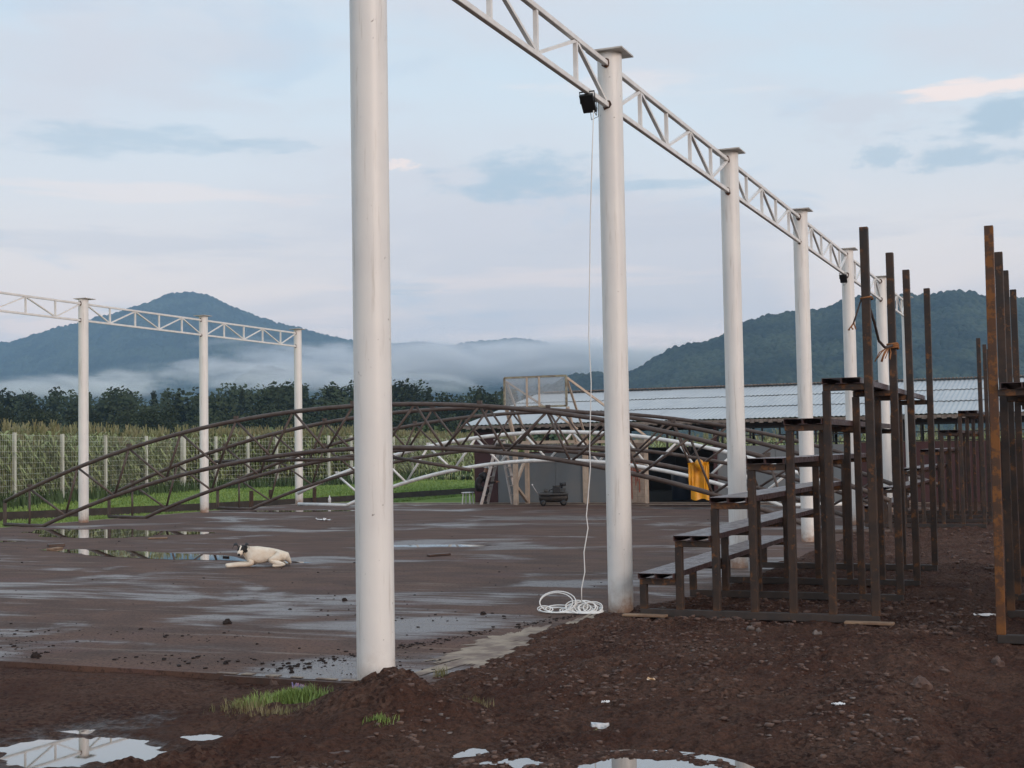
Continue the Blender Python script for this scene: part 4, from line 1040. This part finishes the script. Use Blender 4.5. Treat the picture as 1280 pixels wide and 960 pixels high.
# lower wooded slope in front, as one mass
def T(b_): return (np.array(b_.v), [f if len(f) == 4 else None for f in b_.f], b_.mi)
def wood(name, kinds, n_, u0_, u1_, d0, d1, s0, s1, m, seed):
    r_ = np.random.default_rng(seed); P = []
    for _ in range(n_):
        q = at(float(r_.uniform(u0_, u1_)), 560, float(r_.uniform(d0, d1))); P.append((q.x, q.y, -.4))
    tp_ = []
    for kd in kinds:
        cr = TM[kd][2]; tp_.append((np.array(cr.v), cr.f, cr.mi))
    scatter(name, tp_, np.array(P), r_.uniform(s0, s1, n_), [m], seed+1)
wood('wooded_slope', [('round', 0), ('round', 1), ('round', 2), ('round', 3)], 260, -90, 740, 165, 235, .50, .80, m_tree, 31)
wood('shrub_belt', [('shrub', 0), ('shrub', 1)], 260, -90, 740, 125, 170, .7, 1.35, m_tree2, 33)

# ------------------------------------------------------------------ mountains
def range_mesh(name, prof, d_foot, d_ridge, ncol, nrow, crown, crown_h, seed, gully, m, foot_z=0., back=.35):
    us_ = np.linspace(prof[0][0], prof[-1][0], ncol); vv = np.interp(us_, [p[0] for p in prof], [p[1] for p in prof])
    dirs = []; zr = []
    for u_, v_ in zip(us_, vv):
        d = ray(float(u_), float(v_)); zr.append(EYE+d.z*d_ridge); dirs.append((d.x, d.y))
    dirs = np.array(dirs); zr = np.array(zr)
    t_ = np.linspace(0, 1+back, nrow)[:, None]
    wob = 1+.04*fbm(us_[None]/80.+seed, np.zeros((1, ncol))+seed, 1., 3, seed)
    dd = d_foot+(d_ridge*wob-d_foot)*t_
    Xg = dirs[None, :, 0]*dd; Yg = dirs[None, :, 1]*dd
    pr_ = np.where(t_ <= 1, np.clip(t_, 0, 1)**1.15, 1-((t_-1)/back)**1.3)
    g_ = fbm(Xg, Yg, gully, 5, seed+3)*np.sin(np.clip(t_, 0, 1)*np.pi)**1.2
    Zg = foot_z+(zr[None]-foot_z-crown_h*.6)*np.clip(pr_+.13*g_*np.clip(1.05-t_, 0, 1)**.5, -.05, 1.3) + crown_h*cells(Xg, Yg, crown, seed+8)*(.6+.8*vnoise(Xg/crown*.31, Yg/crown*.31, seed)) 
    me_ = npmesh(name, np.stack([Xg, Yg, Zg], -1).reshape(-1, 3), grid_faces(nrow, ncol), m, smooth=True)
    return tag(link(bpy.data.objects.new(name, me_)), kind='structure')
left = [(-420, 500), (-250, 478), (-140, 455), (-60, 441), (0, 428), (40, 419), (75, 411), (110, 402), (150, 392), (185, 380), (205, 369), (218, 363), (234, 361), (252, 365), (280, 377), (310, 391), (350, 405), (400, 418), (440, 426), (500, 440), (570, 455), (660, 475), (760, 500)]
range_mesh('left_mountain', left, 1900, 3000, 1150, 340, 8.5, 7.5, 3, .0022, m_hill)
right = [(640, 500), (690, 480), (715, 471), (745, 467), (770, 468), (790, 463), (812, 452), (835, 440), (860, 429), (880, 424), (905, 417), (925, 405), (950, 397), (980, 390), (1005, 386), (1035, 384), (1055, 376), (1075, 369), (1100, 367), (1120, 363), (1150, 369), (1180, 365), (1205, 368), (1240, 371), (1280, 370), (1350, 378), (1450, 398), (1600, 440), (1800, 500)]
range_mesh('right_hill', right, 780, 1300, 1350, 380, 5.5, 5.5, 5, .005, m_hill)
back_r = [(300, 470), (400, 440), (470, 432), (540, 429), (600, 427), (660, 426), (710, 429), (760, 436), (820, 444), (880, 452), (960, 470), (1100, 500)]
range_mesh('far_range', back_r, 3000, 3650, 500, 120, 14, 6, 9, .0012, m_hill)
foot = [(-300, 520), (-60, 502), (20, 492), (60, 478), (110, 474), (140, 478), (175, 490), (230, 496), (280, 486), (300, 470), (318, 460), (345, 459), (372, 466), (400, 475), (440, 484), (470, 480), (505, 474), (540, 474), (580, 480), (615, 484), (650, 482), (690, 486), (740, 494), (800, 510)]
range_mesh('foothills', foot, 1400, 1800, 800, 180, 8, 6, 13, .005, m_hill)
spur = [(560, 480), (600, 466), (616, 459), (635, 454), (655, 454), (668, 459), (690, 468), (720, 480)]
range_mesh('misty_spur', spur, 2000, 2250, 260, 80, 8, 7, 15, .006, m_hill)

# ------------------------------------------------------------------ air: even haze, and mist banks lying against the mountains
def volume_obj(name, lo, hi, label=None):
    b_ = MB(); b_.box(*lo, *hi); o = b_.build(name, []); o['kind'] = 'stuff'; return o
hz = volume_obj('haze', (-4200, -1500, -1.4), (3200, 4100, 420))
mh = bpy.data.materials.new('haze_air'); mh.use_nodes = True; mh.node_tree.nodes.clear(); kh = NT(mh.node_tree)
pv = kh.n('ShaderNodeVolumePrincipled', {'Color': (.44, .70, 1., 1), 'Density': .00022, 'Anisotropy': 0.})
kh.n('ShaderNodeOutputMaterial', {1: pv.outputs[0]}); hz.data.materials.append(mh)

def mist(cu, cv, dist_, wx, wy, wz, dens, seed, thr=.45):
    c_ = at(cu, cv, dist_); b_ = MB(); b_.box(-1, -1, -1, 1, 1, 1)
    o = b_.build('mist_bank', []); o.location = c_; o.scale = (wx, wy, wz); o.rotation_euler = (0, 0, YAW); o['kind'] = 'stuff'
    m = bpy.data.materials.new('mist'); m.use_nodes = True; m.node_tree.nodes.clear(); k_ = NT(m.node_tree)
    ob = k_.n('ShaderNodeTexCoord').outputs['Object']; ps = k_.n('ShaderNodeNewGeometry').outputs[0]
    r_ = k_.n('ShaderNodeVectorMath', {0: ob}, operation='LENGTH').outputs['Value']
    fall = k_.mr(r_, 1., .35)
    nn = k_.noise(k_.n('ShaderNodeMapping', {'Vector': ps, 'Scale': (.0080, .0080, .030), 'Location': (seed, seed*2, 0)}).outputs[0], 1., 5., .6, .6)
    dn = k_.math('MULTIPLY', k_.math('MULTIPLY', fall, k_.mr(nn, thr+.02, thr+.15)), dens)
    pv_ = k_.n('ShaderNodeVolumePrincipled', {'Color': (.97, .985, 1., 1), 'Density': dn, 'Anisotropy': 0.})
    k_.n('ShaderNodeOutputMaterial', {1: pv_.outputs[0]}); o.data.materials.append(m)
    m.cycles.volume_sampling = 'DISTANCE' if hasattr(m, 'cycles') else None
MIST = [(570, 455, 2150, 560, 170, 46, .030, 1., .42), (400, 462, 1620, 200, 90, 30, .030, 4., .44), (720, 452, 2100, 360, 150, 42, .030, 6., .42), (130, 480, 1300, 230, 90, 16, .026, 9., .46),
        (270, 470, 1500, 160, 80, 22, .026, 12., .44), (330, 430, 2100, 140, 60, 16, .010, 15., .44), (540, 478, 1300, 180, 70, 14, .020, 18., .46)]
for a in MIST: mist(*a)

# ------------------------------------------------------------------ rubble, clods and litter
ico = [(0, 0, -1), (.72, -.53, -.45), (-.28, -.85, -.45), (-.89, 0, -.45), (-.28, .85, -.45), (.72, .53, -.45), (.28, -.85, .45), (-.72, -.53, .45), (-.72, .53, .45), (.28, .85, .45), (.89, 0, .45), (0, 0, 1)]
icf = [(0,1,2),(1,0,5),(0,2,3),(0,3,4),(0,4,5),(1,5,10),(2,1,6),(3,2,7),(4,3,8),(5,4,9),(1,10,6),(2,6,7),(3,7,8),(4,8,9),(5,9,10),(6,10,11),(7,6,11),(8,7,11),(9,8,11),(10,9,11)]
def rock_tpl(seed, fl=.6):
    r_ = random.Random(seed); k3 = (r_.uniform(.7, 1.3), r_.uniform(.6, 1.1), r_.uniform(.4, .8)*fl/.6)
    return np.array([(x*k3[0]*r_.uniform(.45, 1.35), y*k3[1]*r_.uniform(.45, 1.35), min(z_*k3[2]*r_.uniform(.5, 1.4), .42)) for x, y, z_ in ico]), icf, [0]*20
rtp = [rock_tpl(s_) for s_ in range(8)]
def scatter_tri(name, P, S_, m, seed):
    r_ = np.random.default_rng(seed); VV = []; FF = []; off_ = 0; which = r_.integers(0, 8, len(P)); f3 = np.array(icf)
    for k_ in range(8):
        sel = np.where(which == k_)[0]; n_ = len(sel); tv = rtp[k_][0]
        if not n_: continue
        a = r_.uniform(0, 6.28, n_); ca, sa = np.cos(a)[:, None], np.sin(a)[:, None]; s_ = S_[sel][:, None]
        V = np.stack([(tv[None, :, 0]*ca-tv[None, :, 1]*sa)*s_+P[sel, 0][:, None], (tv[None, :, 0]*sa+tv[None, :, 1]*ca)*s_+P[sel, 1][:, None], tv[None, :, 2]*s_+P[sel, 2][:, None]], -1)
        VV.append(V.reshape(-1, 3)); FF.append((f3[None]+(np.arange(n_)*12)[:, None, None]+off_).reshape(-1, 3)); off_ += n_*12
    o = link(bpy.data.objects.new(name, npmesh(name, np.concatenate(VV), np.concatenate(FF), m))); o['kind'] = 'stuff'; return o
r_ = np.random.default_rng(77)
def rubble(name, n_, x0_, x1_, y0_, y1_, s0, s1, m, seed, dens=None):
    y_ = y0_+(y1_-y0_)*r_.uniform(0, 1, n_)**1.7; x_ = r_.uniform(x0_, x1_, n_); h = h_dirt(x_, y_)
    keep_ = (h > -.045) & (fbm(x_, y_, .9, 3, 41)+.35*fbm(x_, y_, 3., 2, seed) > -.12)
    x_, y_, h = x_[keep_], y_[keep_], h[keep_]; s_ = s0+(s1-s0)*r_.uniform(0, 1, len(x_))**8
    scatter_tri(name, np.column_stack([x_, y_, h+s_*.15]), s_, m, seed)
rubble('rubble', 30000, -4.4, .6, 5.4, 14., .003, .028, m_rock, 1)
rubble('pale_rubble', 1500, -4.4, .6, 5.4, 16., .006, .026, m_rock2, 2)
rubble('far_rubble', 5000, -3.8, .6, 12., 26., .01, .05, m_rock, 3)
# clods on the slab: a spill line along the front edge and a loose scatter
n_ = 4200; x_ = r_.uniform(-12, -4.4, n_); y_ = 8.45+r_.exponential(1.6, n_)
k1 = vnoise(x_*.8, y_*1.6, 5) > .55; x_, y_ = x_[k1], y_[k1]
n2_ = 1100; xx_ = r_.uniform(-5.6, -4.5, n2_); yy_ = 8.6+(xx_+5.6)*3.3+r_.normal(0, .12, n2_)*(1+2*r_.uniform(0,1,n2_)**2)+.25*fbm(xx_, xx_*0, 3., 3, 5); kq = vnoise(xx_*6, yy_*3, 8) > .35; xx_, yy_ = xx_[kq], yy_[kq]
x_ = np.concatenate([x_, xx_, r_.uniform(-22, -5, 1400)]); y_ = np.concatenate([y_, yy_, 8.6+22*r_.uniform(0, 1, 1400)**2])
s_ = .003+.020*r_.uniform(0, 1, len(x_))**9; scatter_tri('mud_clods', np.column_stack([x_, y_, s_*.2]), s_, m_clod, 9)

def stone(u_, v_, sz, m, label, z_=None, name='stone', flat_=1.):
    q = onz(u_, v_, 0.); h = float(h_dirt(np.array([q.x]), np.array([q.y]))[0]); h = max(h, 0.) if (q.y > 8.4 and q.x < -4.6) else h
    b_ = bmesh.new(); bmesh.ops.create_icosphere(b_, subdivisions=3, radius=1.)
    sd_ = u_*.13
    for vv in b_.verts:
        n_ = mnoise.fractal(vv.co*1.1+Vector((sd_, 0, 0)), .8, 2., 4); vv.co = vv.co*(1+.35*n_); vv.co.x *= sz; vv.co.y *= sz*.7; vv.co.z = round(vv.co.z*3+n_)/3*.5*sz*flat_+vv.co.z*.2*sz*flat_
    me_ = bpy.data.meshes.new(name); b_.to_mesh(me_); b_.free(); me_.materials.append(m)
    o = link(bpy.data.objects.new(name, me_)); o.location = (q.x, q.y, h+.2*sz*flat_); o.rotation_euler = (0, 0, u_); tag(o, label, 'stone'); return o
stone(938, 789, .045, m_rock2, 'pale stone on the dirt in front of the first bleacher')
stone(948, 791, .03, m_rock2, 'small pale stone touching the pale one before the bleacher')
stone(1022, 793, .045, m_rock2, 'grey stone on the dirt below the middle of the bleacher')
stone(1200, 942, .10, m_rock2, 'flat grey rock at the bottom right corner', flat_=.6)
stone(1150, 857, .07, m_rock, 'reddish rock right of the white paper scrap')
stone(1246, 816, .07, m_rock, 'dark rock just below the right-hand bleacher')
stone(1262, 948, .08, m_rock, 'brownish red rock in the bottom right corner')
stone(284, 780, .045, m_clod, 'black clod alone on the wet slab before the dog', name='clod')
stone(431, 751, .030, m_clod, 'small black clod left of the nearest column', name='clod')
stone(282, 830, .028, m_clod, 'black clod near the front edge of the slab', name='clod')
stone(592, 820, .03, m_clod, 'black clod on the muddy slab edge right of the nearest column', name='clod')
stone(604, 768, .03, m_clod, 'black clod on the slab left of the cable coil', name='clod')
stone(345, 846, .07, m_rock, 'dark stone beside the slab edge above the grass')
stone(45, 822, .04, m_clod, 'black clod near the left end of the slab edge', name='clod')

def crumple(u_, v_, w_, h_, m, label, cat='litter', name='litter_scrap', z_=None, amp=.25, seed=1):
    q = onz(u_, v_, 0); hh = float(h_dirt(np.array([q.x]), np.array([q.y]))[0]); hh = max(hh, 0) if (q.y > 8.5 and q.x < -4.6) else hh
    nx = 10; V = []
    for side in (0, 1):
        for j in range(nx+1):
            for i_ in range(nx+1):
                a = i_/nx-.5; c2 = j/nx-.5; V.append((a*w_, c2*h_, side*.003+.010+amp*w_*abs(mnoise.fractal((a*3+seed, c2*3, seed), .7, 2., 3))))
    F_ = []; st = (nx+1)**2
    for j in range(nx):
        for i_ in range(nx):
            a = j*(nx+1)+i_; F_ += [(a, a+nx+1, a+nx+2, a+1), (a+st, a+1+st, a+nx+2+st, a+nx+1+st)]
    b_ = MB(); b_.add(V, F_); o = b_.build(name, m, None, False); o.location = (q.x, q.y, hh); o.rotation_euler = (0, 0, seed*1.3); tag(o, label, cat); return o
m_chip = mat('printed_foil', (.12, .13, .32), .3, var=(.55, .28, .30), vscale=22)
crumple(374, 861, .11, .07, m_chip, 'crumpled blue and red snack wrapper behind the grass tuft', 'wrapper', 'snack_wrapper', seed=2, amp=.5)
crumple(1048, 882, .07, .05, m_paper, 'small white paper scrap on the rubble right of centre', 'paper', 'paper_scrap', seed=3)
crumple(813, 856, .08, .06, mat('orange_paper', (.60, .33, .12), .6, var=(.7, .6, .5), vscale=15), 'orange and white scrap on the dirt below the first bleacher', 'paper', 'paper_scrap', seed=4)
crumple(757, 880, .05, .04, m_paper, 'tiny white scrap above the crushed carton', 'paper', 'paper_scrap', seed=5)
crumple(1135, 897, .05, .05, m_rock2, 'small greyish scrap near the bottom right', 'paper', 'paper_scrap', seed=6)
crumple(1234, 765, .24, .07, m_paper, 'long white paper strip left of the rusty post', 'paper', 'paper_strip', seed=.2, amp=.12)
crumple(405, 651, .38, .20, m_paper, 'white scrap lying on the far part of the slab', 'paper', 'paper_scrap', seed=7, amp=.2)
crumple(828, 765-0, .06, .06, m_rock2, 'tiny grey scrap at the left foot of the first bleacher', 'paper', 'paper_scrap', seed=9)
# crushed carton
q = onz(750, 905, -.01); t = thing('crushed_carton', (q.x, q.y, float(h_dirt(np.array([q.x]), np.array([q.y]))[0])), 'crushed white drink carton on the dirt near the bottom centre', 'carton', rz=.5)
b_ = MB(); b_.add([(-.055, -.03, 0), (.055, -.026, .004), (.052, .03, 0), (-.05, .034, 0), (-.052, -.02, .045), (.05, -.022, .052), (.046, .02, .04), (-.05, .026, .05), (0, -.035, .02), (0, .03, .03)],
    [(3, 2, 1, 0), (4, 5, 6, 7), (0, 8, 4), (8, 5, 4), (8, 1, 5), (0, 1, 8), (1, 2, 6, 5), (2, 3, 9), (2, 9, 6), (9, 7, 6), (9, 3, 7), (3, 0, 4, 7)])
b_.build('carton_body', mat('printed_carton', (.62, .62, .62), .5, var=(.25, .30, .33), vscale=30), t)
MB().box(-.085, -.02, .02, -.052, .02, .028).build('carton_flap', m_paper, t)
MB().tube([(-.02, -.03, .02), (-.05, -.08, .02), (-.055, -.13, .015)], .004, 5).build('straw', m_drygrass, t)
# bottle, bucket
q = onz(412, 631.5, 0); b_ = MB(); b_.tube([(0, 0, 0), (0, 0, .21), (0, 0, .26), (0, 0, .30)], [.045, .045, .02, .018], 14); o = b_.build('bottle', m_paper, None, True); o.location = q; tag(o, 'white plastic bottle standing at the far left edge of the slab', 'bottle')
q = onz(585, 630, 0); t = thing('wire_stool', (q.x, q.y, 0), 'small pale four-legged stool left of the worker', 'stool')
for sx in (-.13, .13):
    for sy in (-.13, .13): MB().bar((sx, sy, 0), (sx*.8, sy*.8, .33), .025, .025).build('leg', m_paper, t)
bevel(MB().box(-.15, -.15, .33, .15, .15, .36).build('seat', m_paper, t), .008, 1)
# boards and sticks
def board(u0_, v0_, u1_, v1_, w_, th, m, label, z_=0., name='board'):
    p = onz(u0_, v0_, z_); q = onz(u1_, v1_, z_); c_ = (p+q)/2; b_ = MB(); b_.bar(p-c_, q-c_, w_, th); o = b_.build(name, m); o.location = (c_.x, c_.y, z_+th/2+.005); tag(o, label, 'board'); return bevel(o, .004, 1)
board(60, 684, 80, 683, .18, .05, m_wetwood, 'short wet timber piece in the far left puddle')
board(62, 688, 75, 686, .12, .03, m_wood, 'second timber scrap touching the wet one in the far left puddle')
board(186, 674, 209, 673.5, .14, .025, m_wood, 'thin board at the edge of the far slab puddle')
board(535, 696, 562, 694, .08, .03, m_wetwood, 'small wet stick on the slab right of the nearest column')
board(279, 697, 286, 697.5, .03, .02, m_clod, 'short dark stick beside the dog paws')
board(318, 958, 500, 944, .075, .04, m_wetwood, 'long reddish wet plank at the bottom edge of the dirt', z_=-.06)
board(228, 950, 330, 940, .05, .03, m_clod, 'dark muddy stick right of the large puddle', z_=-.05)
# form board along the slab front, held by a stake
fb = thing('form_board', (-5.1, 8.30, 0), 'weathered form board and stake along the slab front left of the nearest column', 'board')
bevel(MB().box(-.72, -.012, -.16, .88, .012, -.004).build('plank', m_wetwood, fb), .003, 1)
MB().box(.40, -.045, -.2, .43, -.014, .0).build('stake', m_wetwood, fb)
pe_ = MB(); 
for i_ in range(9):
    xx = -5.9+.21*i_; pe_.box(xx, 8.325, .002, xx+random.uniform(.06, .2), 8.33+random.uniform(.02, .07), .006)
tag(pe_.build('slab_lip', m_concrete), kind='structure')
# pale bare concrete showing along the right edge of the slab
def patch(pts_px, z_, m):
    P = [onz(a, b_, z_) for a, b_ in pts_px]; c_ = sum(P, Vector())/len(P); V = []
    n_ = 260; b_ = MB()
    for j in range(n_):
        s_ = j/n_*len(P); i_ = int(s_); p = P[i_].lerp(P[(i_+1) % len(P)], s_-i_); k_ = 1+.55*mnoise.fractal((p.x*4, p.y*4, 3.), .8, 2., 5)
        V.append((c_.x+(p.x-c_.x)*k_, c_.y+(p.y-c_.y)*k_, z_))
    b_.add(V, [tuple(range(n_))]); tag(b_.build('bare_concrete', m), kind='structure')
patch([(536, 836), (600, 800), (650, 786), (720, 778), (745, 784), (690, 800), (640, 815), (600, 832)], .0045, m_concrete)
patch([(640, 800), (700, 782), (735, 768), (760, 762), (720, 790), (670, 806)], .0075, m_concrete)
# stakes beside the slab near the far brown truss
for (u_, v_, h_, lab) in ((314, 638, .62, 'brown wooden stake at the end of the farthest brown truss'), (338, 632, .55, 'thin brown stake on the lawn right of the thick one'), (393, 631, .6, 'brown stake standing by the white truss end')):
    q = onz(u_, v_, -.1); t = thing('stake', (q.x, q.y, -.12), lab, 'stake')
    MB().bar((0, 0, 0), (.01, 0, h_), .09, .09).build('shaft', m_wetwood, t)
    MB().bar((-.2, -.03, .06), (.22, -.03, .05), .05, .08).build('foot_board', m_wetwood, t)
